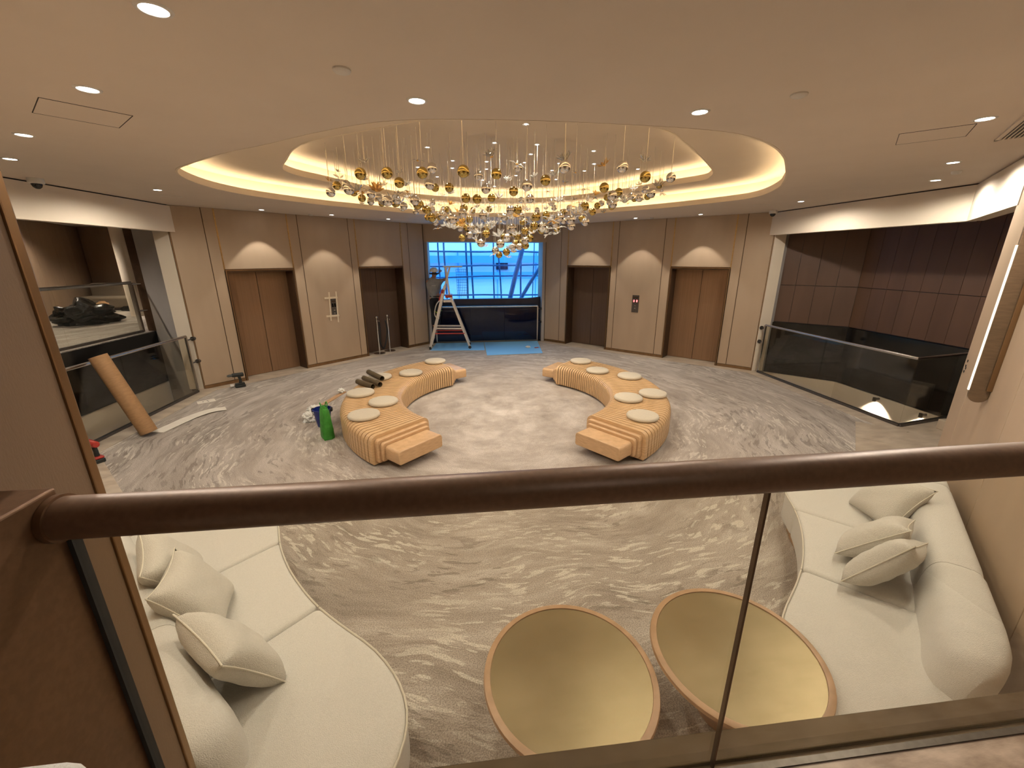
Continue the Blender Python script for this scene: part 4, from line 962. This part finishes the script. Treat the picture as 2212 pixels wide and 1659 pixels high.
VP = [(-2.05,-1.95,.02),(-1.62,-1.60,.03),(-1.40,-1.38,.035),(-.58,-.55,.035),(-.42,-.30,.035),(.45,.47,.03),(.60,.85,.03),(1.55,1.50,.035),(2.05,2.0,.02)]
names = ['leftmost', 'second', 'third', 'fourth', 'fifth', 'sixth', 'seventh', 'eighth', 'rightmost']
for (x0, x1, r), nm in zip(VP, names): pole((x1, 16.6, -.3), (x0, 16.6, 3.9), r, nm+' upright scaffold pole from the left outside the window')
for z0, z1, nm in ((2.85,2.80,'highest'),(2.28,2.33,'second highest'),(1.88,1.92,'third highest'),(1.22,1.18,'lowest')): pole((-2.6,16.5,z0), (2.6,16.5,z1), .03, nm+' level scaffold pole outside the window')
pole((.95,16.3,.6), (1.62,16.3,3.3), .09, 'thick steeply slanting scaffold pole at the right of the window'); pole((1.15,16.05,.6), (2.4,16.05,2.6), .07, 'slanting scaffold pole crossing the lower right of the window')

# ------------------------------------------------------------------ small things in the hall
WL_, WR_ = wall_frame(-1), wall_frame(1)
def call_panel(xf, s0, s1, z0, z1, label, lit):
    e = tag(empty('call_panel'), label, 'call panel')
    MB(xf).box((s0,-.012,z0),(s1,.0,z1)).build('plate', 'steel_dark', e, bevel=.003)
    MB(xf).box((s0+.015,-.0135,z1-.075),(s1-.015,-.011,z1-.045)).build('nameplate', 'bronze_dark', e)
    w = s1-s0; zc = z1-.155
    for k in (-1, 1):
        c = (s0+s1)/2+k*w*.21
        d = MB(xf).box((c-w*.15,-.014,zc-.045),(c+w*.15,-.011,zc+.045)).build('display', 'black_gloss', e)
        if lit:
            m2 = MB(xf); x0, x1, t = c-.012, c+.012, .007
            m2.box((x0,-.0155,zc+.022),(x1,-.0135,zc+.022+t)); m2.box((x0,-.0155,zc-.029),(x1,-.0135,zc-.029+t)); m2.box((x0,-.0155,zc-.029),(x0+t,-.0135,zc+.029)); m2.box((x1-t,-.0155,zc-.029),(x1,-.0135,zc+.029))
            m2.build('digit', 'red_digit', d)
    for z in (zc-.13, zc-.20):
        MB(xf).lathe([(.016,0),(.016,.006),(.0005,.007)], 14).build('x', 'steel', e) if False else MB(xf).box(((s0+s1)/2-.014,-.018,z-.014),((s0+s1)/2+.014,-.011,z+.014)).build('button', 'steel', e, bevel=.004)
    return e
call_panel(WR_, 3.888, 4.024, 1.155, 1.62, 'lift call panel with two glowing red digits on the right wall', True)
call_panel(WL_, 3.912, 4.010, 1.229, 1.619, 'lift call panel with dark displays framed by masking tape', False)
for (s0, z0, s1, z1, w, lb) in ((4.022,1.789,4.048,1.085,.035,'left upright strip of masking tape beside the call panel'),(3.892,1.795,3.915,1.03,.035,'right upright strip of masking tape beside the call panel'),(4.115,1.652,3.878,1.648,.045,'upper level strip of masking tape over the call panel'),(4.125,1.208,3.886,1.198,.045,'lower level strip of masking tape under the call panel')):
    mb = MB(); a, b = WL_((s0,-.014 if abs(z0-z1) > .2 else -.0155,z0)), WL_((s1,-.014 if abs(z0-z1) > .2 else -.0155,z1)); nrm = WL_((0,1,0))-WL_((0,0,0))
    mb.bar(a, b, .0012, w, nrm); tag(mb.build('masking_tape', 'tape'), lb, 'tape', 'tape around the dark call panel')

# rope stanchions by the dark lift
def stanchion(u, v, label):
    e = tag(empty('stanchion', (u, v, .006)), label, 'stanchion')
    MB().lathe([(.16,0),(.16,.008),(.14,.018),(.03,.030),(.0005,.032)], 32).build('base', 'chrome', e, smooth=40)
    MB().lathe([(.025,.028),(.025,.93),(.032,.935),(.032,.95),(.018,.96),(.018,.985),(.0005,.986)], 18).build('post', 'chrome', e, smooth=40)
    bm = bmesh.new(); bmesh.ops.create_uvsphere(bm, u_segments=16, v_segments=12, radius=.042); me = bpy.data.meshes.new('finial'); bm.to_mesh(me); bm.free()
    o = link('finial', me, 'chrome', e, 180); o.location = (0, 0, 1.02)
    MB().tube([(.03,-.02,.93),(.055,-.035,.94),(.07,-.045,.925),(.068,-.044,.90)], .007, 8).build('hook', 'chrome', e, smooth=60)
S1, S2_ = (-3.13,11.80), (-2.90,12.12)
stanchion(*S1, 'chrome stanchion nearer the taped call panel, in front of the dark lift'); stanchion(*S2_, 'chrome stanchion on the right in front of the dark lift')
pts = [(S1[0]+.07,S1[1]-.045,.90),(S1[0]+.075,S1[1]-.03,.62),(S1[0]+.05,S1[1]+.0,.30),(S1[0]+.10,S1[1]+.10,.13),(S1[0]+.17,S1[1]+.20,.32),(S2_[0]-.02,S2_[1]-.05,.62),(S2_[0]-.05,S2_[1]-.035,.90)]
pts = catmull(pts, 6, False)
tag(MB().tube(pts, .020, 10).build('barrier_rope', 'rubber', None, smooth=60), 'black barrier rope hanging between the two stanchions', 'rope')

def drill(loc, rz, body, grip, label):
    e = tag(empty('cordless_drill', loc, rz), label, 'drill'); e.scale = (1.3, 1.3, 1.3)
    MB().tube([(-.10,0,.20),(-.085,0,.20),(.05,0,.205),(.06,0,.205)], [.026,.034,.032,.024], 14).build('motor_housing', body, e, smooth=50)
    MB().tube([(.06,0,.205),(.10,0,.205),(.125,0,.205)], [.022,.020,.012], 12).build('chuck', 'tool_grey', e, smooth=50)
    MB().tube([(-.03,0,.19),(-.045,0,.12),(-.04,0,.06)], [.022,.020,.022], 10).build('grip', grip, e, smooth=50)
    MB().box((-.095,-.038,.045),(.04,.038,.068)).build('battery_mount', body, e, bevel=.01, bseg=3)
    MB().box((-.10,-.04,0),(.045,.04,.045)).build('battery', 'tool_black', e, bevel=.012, bseg=3)
drill((-5.46,8.86,.005), rad(215), 'tool_black', 'tool_black', 'black cordless drill standing by the lift door')
drill((-5.63,5.56,.005), rad(150), 'red_paint', 'tool_black', 'red and black cordless drill at the left wall edge')
e = tag(empty('dust_cup', (-5.60,8.84,.005)), 'small white cup lying beside the black drill', 'cup')
MB().tube([(0,0,.035),(.05,.03,.03)], [.035,.028], 16).build('cup_body', 'plastic_white', e, smooth=50); MB().tube([(-.002,-.001,.035),(.002,.001,.035)], .038, 16).build('cup_rim', 'plastic_white', e)

# cardboard tube leaning on the left balustrade, paper on the floor
def hollow_tube(name, a, b, R, r, mat, label, cat, group=None):
    a, b = Vector(a), Vector(b); mid = (a+b)/2; d = (b-a).normalized(); L_ = (b-a).length
    mb = MB(); mb.rings([[(x*math.cos(2*PI*i/24), x*math.sin(2*PI*i/24), z) for i in range(24)] for x, z in ((r,-L_/2),(R,-L_/2),(R,L_/2),(r,L_/2),(r,-L_/2))], False, False)
    bmesh.ops.remove_doubles(mb.bm, verts=mb.bm.verts[:], dist=1e-5)
    o = mb.build(name, mat, None, smooth=40); o.location = mid; o.rotation_mode = 'QUATERNION'; o.rotation_quaternion = d.to_track_quat('Z', 'Y'); tag(o, label, cat, group); return o
hollow_tube('cardboard_tube', (-5.56,6.43,.045), (-5.955,6.43,1.25), .112, .104, 'cardboard', 'brown cardboard tube leaning against the left glass balustrade', 'tube')
for a, b, lb in (((-2.64,7.38),(-2.30,7.03),'olive cardboard tube nearest the camera on the left bench'),((-2.58,7.60),(-2.20,7.14),'middle olive cardboard tube on the left bench'),((-2.53,7.79),(-2.19,7.30),'olive cardboard tube resting on the seat pad of the left bench')):
    up_ = .062 if 'pad' in lb else 0
    hollow_tube('olive_tube', (*a, BZ1+.05+up_), (*b, BZ1+.05+up_), .046, .040, 'olive_tube', lb, 'tube', 'olive tubes on the bench')
def sheet_strip(name, path, w, mat, label, cat, th=.003, z=.003):
    mb = MB(); rs = []
    P = catmull(path, 6, False)
    for i, p in enumerate(P):
        p = Vector(p); d = (Vector(P[min(i+1, len(P)-1)])-Vector(P[max(i-1, 0)])); d.z = 0; d.normalize(); n = Vector((-d.y, d.x, 0))*w/2
        rs.append([tuple(p-n+Vector((0,0,z))), tuple(p+n+Vector((0,0,z))), tuple(p+n+Vector((0,0,z+th))), tuple(p-n+Vector((0,0,z+th)))])
    mb.rings(rs); return tag(mb.build(name, mat, None, smooth=30), label, cat)
sheet_strip('paper_strip', [(-5.50,6.50,.0),(-5.44,6.80,.004),(-5.36,7.12,.01),(-5.20,7.38,.02),(-5.02,7.52,.004)], .21, 'paper', 'long strip of white paper curling on the carpet by the tube', 'paper')
e = tag(empty('paper_sheet', (-5.60,7.97,.004), rad(35)), 'small square white paper with dark marks on the carpet', 'paper')
MB().box((-.14,-.10,0),(.14,.10,.002)).build('sheet', 'paper', e)
for x, y in ((-.05,.01),(.02,.03),(.03,-.03)): MB().box((x-.012,y-.012,.002),(x+.012,y+.012,.003)).build('mark', 'black', e)

# cleaning things behind the left bench
e = tag(empty('green_bag', (-2.80,6.02,0), rad(-62)), 'bright green cloth bag with handles standing behind the left bench', 'bag')
mb = MB(); rs = []
for z, hx, hy in ((0,.115,.075),(.02,.12,.08),(.15,.12,.08),(.32,.12,.07),(.44,.12,.05),(.48,.118,.035)):
    rs.append([(math.copysign(abs(math.cos(t))**.5, math.cos(t))*hx+.008*math.sin(7*t+z*20), math.copysign(abs(math.sin(t))**.5, math.sin(t))*hy+.008*math.cos(5*t+z*13), z) for t in [2*PI*k/28 for k in range(28)]])
mb.rings(rs); mb.build('bag_body', 'green_bag', e, smooth=60)
for s in (-1, 1): MB().tube(catmull([(-.06,s*.02,.46),(-.055,s*.04,.53),(0,s*.045,.56),(.055,s*.04,.53),(.06,s*.02,.46)], 5, False), .008, 6).build('handle', 'green_bag', e, smooth=60)
e = tag(empty('bucket', (-3.01,6.52,0)), 'dark blue plastic bucket beside the green bag', 'bucket')
MB().lathe([(.0005,.0),(.095,0),(.135,.27),(.145,.275),(.145,.29),(.13,.29),(.128,.275),(.09,.012),(.0005,.012)], 32, cap=False).build('bucket_body', 'blue_plastic', e, smooth=40)
MB().tube([(.14*math.cos(t), .14*math.sin(t)*.3-.05, .28-.10*abs(math.sin(t))) for t in [PI+PI*k/12 for k in range(13)]], .005, 6).build('handle', 'steel_dark', e, smooth=60)
for s in (-1, 1): MB().box((s*.145-.015,-.025,.24),(s*.145+.015,.025,.30)).build('lug', 'tool_black', e, bevel=.006)
def scrap(name, loc, s, mat, seed, label, cat, amp=.5):
    o = lumpy(name, loc, s, mat, seed, label, cat, amp=amp, flat=True, fq=2.2); return o
scrap('plastic_film', (-3.36,7.15,0), (.13,.11,.08), 'film', 21, 'crumpled clear plastic film on the carpet behind the bucket', 'plastic film')
scrap('plastic_film', (-3.30,6.76,0), (.11,.10,.10), 'film', 25, 'crumpled white plastic film spilling beside the bucket rim', 'plastic film')
o = MB().box((-.22,-.045,0),(.22,.045,.012)).build('wood_offcut', 'table_wood'); o.location = (-2.86,6.70,.395); o.rotation_euler = (0, rad(-14), rad(52)); tag(o, 'pale wooden batten propped over the bucket behind the left bench', 'batten')
o = scrap('tissue', (-2.78,6.84,.455), (.05,.045,.04), 'film', 31, 'scrap of white tissue on the wooden batten', 'tissue')

# floor protection sheets and bits at the window
MB_ = MB().prism([(-1.62,13.10),(-1.74,12.02),(-.15,11.89),(-.12,13.10)], .0045, .007).build('floor_sheet', 'sheet'); tag(MB_, 'glossy blue-white protective floor sheet under the step ladder', 'floor sheet')
MB_ = MB().prism([(-.11,13.10),(-.12,11.22),(1.47,11.32),(1.62,13.10)], .0045, .008).build('floor_sheet', 'sheet'); tag(MB_, 'glossy blue-white protective floor sheet right of the step ladder', 'floor sheet')
e = tag(empty('utility_knife', (1.42,12.02,.009), rad(20)), 'small red utility knife on the right floor sheet', 'knife')
MB().box((-.08,-.015,0),(.05,.015,.02)).build('handle', 'red_paint', e, bevel=.006); MB().box((.05,-.008,.008),(.13,.008,.011)).build('blade', 'steel', e)
o = scrap('paper_scrap', (1.16,12.10,.009), (.07,.05,.03), 'paper', 41, 'small crumpled paper scrap on the right floor sheet', 'paper')

# step ladder
e = tag(empty('step_ladder', (-1.14,12.42,.008)), 'tall aluminium platform step ladder with red braces at the window', 'ladder')
yv = (-.26, .26)
top_z = 1.52
for y in yv:
    yy = y; yt = y*.78
    MB().bar((-.60,yy,.05), (-.10,yt,top_z+.30), .030, .075, (0,1,0)).build('front_rail', 'alu', e)
    MB().bar((.56,yy,.06), (.03,yt,top_z+.05), .028, .06, (0,1,0)).build('rear_rail', 'alu', e)
    MB().bar((-.10,yt,top_z+.28), (.06,yt,2.34), .025, .04, (0,1,0)).build('guard_upright', 'alu', e)
    MB().bar((.02,yt,top_z), (-.06,yt,2.34), .022, .035, (0,1,0)).build('guard_upright', 'alu', e)
    MB().bar((-.42,yy*.98,.62), (.38,yy*.98,.60), .012, .045, (0,1,0)).build('spreader', 'alu', e)
    MB().bar((-.44,yy*.99,.47), (.42,yy*.99,.46), .012, .030, (0,1,0)).build('brace', 'red_paint', e)
    MB().tube([(-.60,yy,0),(-.60,yy,.08)], .035, 10).build('foot', 'rubber', e)
    MB().tube([(.56,yy-.02,.045),(.56,yy+.02,.045)], .045, 16).build('caster', 'rubber', e)
    MB().bar((-.26,yt*1.03,1.40), (-.15,yt*1.02,1.72), .034, .078, (0,1,0)).build('red_sleeve', 'red_paint', e)
for k in range(5):
    t = (k+.7)/5.4; x = -.60+.50*t; z = .05+(top_z+.25)*t; h = .26-.057*t
    MB().box((x-.04,-h,z-.012),(x+.05,h,z+.012)).build('tread', 'alu', e)
MB().box((-.16,-.22,top_z-.16),(.12,.22,top_z-.09)).build('platform', 'alu', e, bevel=.01); MB().box((-.10,-.22,top_z-.03),(.10,.22,top_z+.05)).build('platform_edge', 'red_paint', e, bevel=.008)
MB().box((-.12,-.21,2.33),(.42,.21,2.37)).build('tool_tray', 'alu', e, bevel=.01)
MB().tube(catmull([(-.26,-.26,1.42),(-.36,-.27,1.30),(-.42,-.27,1.05),(-.36,-.27,.92),(-.30,-.26,.90)], 5, False), .016, 8).build('grab_loop', 'alu', e, smooth=60)
# blue mesh hanging from the tray
mh = tag(empty('hanging_net', (-.93,12.42,1.50)), 'dark blue net hanging from the top of the step ladder', 'net')
mb = MB()
for i in range(7): mb.tube([(.02+.055*i,0,.78),(.05+.05*i,0,0)], .005, 5)
for k in range(11): mb.tube([(.02+.03*k/10,0,.78*(1-k/10.5)),(.35,0,.78*(1-k/10.5))], .005, 5)
mb.build('net_cords', 'pole_blue', mh)

# ------------------------------------------------------------------ the worker on the ladder
pe = tag(empty('person', (-1.56,12.78,.50)), 'worker in white helmet, grey shirt and dark trousers climbing the ladder', 'person')
def skin_obj(name, verts, edges, radii, mat, parent, sub=2, root=0):
    me = bpy.data.meshes.new(name); me.from_pydata(verts, edges, []); me.update()
    o = bpy.data.objects.new(name, me); COL.objects.link(o); o.parent = parent
    sk = o.modifiers.new('skin', 'SKIN'); sk.use_smooth_shade = True
    for i, v in enumerate(me.skin_vertices[0].data):
        r = radii[i]; v.radius = r if isinstance(r, tuple) else (r, r); v.use_root = (i == root)
    s = o.modifiers.new('subsurf', 'SUBSURF'); s.levels = sub; s.render_levels = sub
    me.materials.append(MATS[mat]); return o
# he faces the window (+Y) turned right, arms raised to the ladder top; x right, y away, z up from his feet
J = dict(pel=(0,0,.98), sp=(-.02,.02,1.15), ch=(-.03,.03,1.36), nk=(-.02,.05,1.52), hd=(0,.08,1.62), ht=(.0,.08,1.74),
         ls=(-.20,.05,1.43), le=(-.10,.30,1.50), lw=(.10,.33,1.66), rs=(.16,.03,1.43), re=(.36,.12,1.50), rw=(.34,.16,1.74),
         lh=(-.10,.0,.93), lk=(-.08,.16,.52), la=(-.09,.06,.10), lt=(-.08,.20,.03), rh=(.10,.0,.93), rk=(.08,.10,.50), ra=(.03,.02,.08), rtt=(.06,.16,.02))
ks = list(J); ix = {k: i for i, k in enumerate(ks)}
E_ = [('pel','sp'),('sp','ch'),('ch','nk'),('nk','hd'),('hd','ht'),('ch','ls'),('ls','le'),('le','lw'),('ch','rs'),('rs','re'),('re','rw'),('pel','lh'),('lh','lk'),('lk','la'),('la','lt'),('pel','rh'),('rh','rk'),('rk','ra'),('ra','rtt')]
RAD = dict(pel=.13, sp=.12, ch=.14, nk=.055, hd=.085, ht=.07, ls=.06, le=.043, lw=.030, rs=.06, re=.043, rw=.030, lh=.09, lk=.058, la=.042, lt=.035, rh=.09, rk=.058, ra=.042, rtt=.035)
body = skin_obj('body', [J[k] for k in ks], [(ix[a], ix[b]) for a, b in E_], [RAD[k] for k in ks], 'skin', pe)
for wr, el, sd in (('lw','le',1), ('rw','re',-1)):
    w = Vector(J[wr]); d = (w-Vector(J[el])).normalized(); s = d.cross(Vector((0,1,0))).normalized(); f = s.cross(d)
    V = [tuple(w), tuple(w+d*.09)]; Eh = [(0,1)]; Rh = [.024, .030]
    for q, ln in ((-.026,.065),(-.009,.075),(.009,.07),(.026,.055)):
        a = w+d*.085+s*q; V += [tuple(a), tuple(a+d*ln*.55), tuple(a+d*ln*.7+f*ln*.5)]; n0 = len(V)-3; Eh += [(1,n0),(n0,n0+1),(n0+1,n0+2)]; Rh += [.010,.009,.008]
    a = w+d*.03+s*.03*sd; V += [tuple(a), tuple(a+d*.03+s*.03*sd+f*.02), tuple(a+d*.06+s*.03*sd+f*.03)]; n0 = len(V)-3; Eh += [(0,n0),(n0,n0+1),(n0+1,n0+2)]; Rh += [.012,.010,.009]
    skin_obj('hand', V, Eh, Rh, 'skin', body, 1)
J2 = dict(J); 
def sub_chain(name, keys, edges, rads, mat, extra=None):
    P = dict(J); P.update(extra or {}); kk = keys; im = {k: i for i, k in enumerate(kk)}
    return skin_obj(name, [P[k] for k in kk], [(im[a], im[b]) for a, b in edges], rads, mat, pe)
mid = lambda a, b, t: tuple(Vector(J[a])*(1-t)+Vector(J[b])*t)
sub_chain('shirt', ['sp','pel2','ch','nk2','ls','lse','rs','rse'], [('sp','pel2'),('sp','ch'),('ch','nk2'),('ch','ls'),('ls','lse'),('ch','rs'),('rs','rse')], [(.165,.13),(.165,.135),(.185,.135),.075,.085,.070,.085,.070], 'shirt', {'pel2': (0,0,.93), 'nk2': mid('ch','nk',.7), 'lse': mid('ls','le',.6), 'rse': mid('rs','re',.55)})
sub_chain('trousers', ['pel','top','lh','lk','la','rh','rk','ra'], [('pel','top'),('pel','lh'),('lh','lk'),('lk','la'),('pel','rh'),('rh','rk'),('rk','ra')], [(.180,.155),(.165,.14),.125,.085,.064,.125,.085,.064], 'trousers', {'top': (0,.01,1.03)})
for a, t in (('la','lt'), ('ra','rtt')):
    A_, T_ = Vector(J[a]), Vector(J[t])
    skin_obj('shoe', [tuple(A_-Vector((0,.04,.03))), tuple((A_+T_)/2-Vector((0,0,.02))), tuple(T_+Vector((0,.04,-.0)))], [(0,1),(1,2)], [(.048,.045),(.05,.038),(.04,.028)], 'shoe', pe, 1)
hc = Vector((0,.08,1.69))
h = MB(); rs = []
for k in range(9):
    a = PI/2*k/8; rs.append([tuple(hc+Vector((.135*math.cos(a)*math.cos(t), .155*math.cos(a)*math.sin(t), .125*math.sin(a)+.02))) for t in [2*PI*j/24 for j in range(24)]])
rs = [[tuple(hc+Vector((.137*math.cos(t), .162*math.sin(t)+.005, .005))) for t in [2*PI*j/24 for j in range(24)]]]+rs
h.rings(rs[:-1]+[rs[-2]] if False else rs[:-1], True, True); hel = h.build('helmet', 'helmet', pe, smooth=60)
MB().tube([tuple(hc+Vector((.128*math.cos(t), .148*math.sin(t), -.035))) for t in [PI*1.0+PI*j/12 for j in range(13)]], .024, 8).build('helmet_band', 'rubber', hel, smooth=60)
for dx in (-.06, -.02, .02): MB().box((dx-.017,-.120,1.30),(dx+.014,-.108,1.325)).build('shirt_print', 'logo', pe)
MB().tube([(.15*math.cos(t), .125*math.sin(t), 1.0) for t in [2*PI*j/24 for j in range(25)]], .016, 8).build('belt', 'rubber', pe, smooth=60)
MB().tube([tuple(Vector((.08,.10,.53))+Vector((.082*math.cos(t), .082*math.sin(t), .03*math.cos(t)))) for t in [2*PI*j/20 for j in range(21)]], .014, 8).build('reflective_band', 'hivis', pe, smooth=60)
MB().tube([tuple(Vector((-.08,.155,.55))+Vector((.082*math.cos(t), .082*math.sin(t), -.03*math.cos(t)))) for t in [2*PI*j/20 for j in range(21)]], .014, 8).build('reflective_band', 'hivis', pe, smooth=60)
MB().box((.13,-.10,.80),(.20,.03,1.0)).build('tool_pouch', 'tool_black', pe, bevel=.015, bseg=3)

# ------------------------------------------------------------------ right wall light and holes
CR = chamfer_frame(1)
e = tag(empty('wall_sconce'), 'tall wooden wall blade with a lit strip down its outer edge', 'wall light')
def slab_poly(s0, s1, z0, z1):
    P = []; r = (s1-s0)/2; c = (s0+s1)/2
    for k in range(13): a = PI+PI*k/12; P.append((c+r*math.cos(a), z0+r*.62+r*.62*math.sin(a)))
    return P+[(s1, z1), (s0, z1)]
def slab(s0, s1, z0, z1, d0, d1, mat, name):
    P = slab_poly(s0, s1, z0, z1); mb = MB(CR); mb.rings([[(s, d, z) for s, z in P] for d in (d0, d1)]); return mb.build(name, mat, e, bevel=.004)
def blade(n0, n1, z0, z1, s0, s1, mat, name, rnd_=True):
    w = n1-n0; P = [(n0, z0+w*.55)] if rnd_ else [(n0, z0)]
    if rnd_:
        for k in range(1, 12): a = PI+PI*k/12*1.0; P.append(((n0+n1)/2+w/2*math.cos(a), z0+w*.5+w*.5*math.sin(a)))
        P.append((n1, z0+w*.5))
    else: P.append((n1, z0))
    P += [(n1, z1), (n0, z1)]
    mb = MB(CR); mb.rings([[(s, -n, z) for n, z in P] for s in (s0, s1)]); return mb.build(name, mat, e, bevel=.003)
blade(.001, .124, 1.405, 3.05, 3.715, 3.740, 'sconce_wood', 'blade')
blade(.0, .034, 1.52, 3.05, 3.690, 3.714, 'bronze', 'backplate', False)
MB(CR).box((3.718, -.134, 1.505), (3.737, -.1245, 2.69)).build('light_strip', 'sconce_led', e)
for k, (s, z) in enumerate(((4.475,1.575),(4.485,1.52),(4.468,1.50),(4.49,1.46))):
    o = MB(CR).box((s-.012,-.0025,z-.012),(s+.012,-.0005,z+.012)).build('fixing_hole', 'black'); tag(o, ['topmost', 'second', 'third', 'lowest'][k]+' small dark fixing hole in the right wall end', 'hole', 'fixing holes in the right wall')

# pale upholstered chair back on the landing at the very corner of the picture
o = MB().box((-1.56,.33,LZ),(-1.235,.505,1.895)).build('chair_back', 'boucle', None, smooth=60, bevel=.042, bseg=5); tag(o, 'pale rounded chair back at the lower left corner of the picture', 'chair')
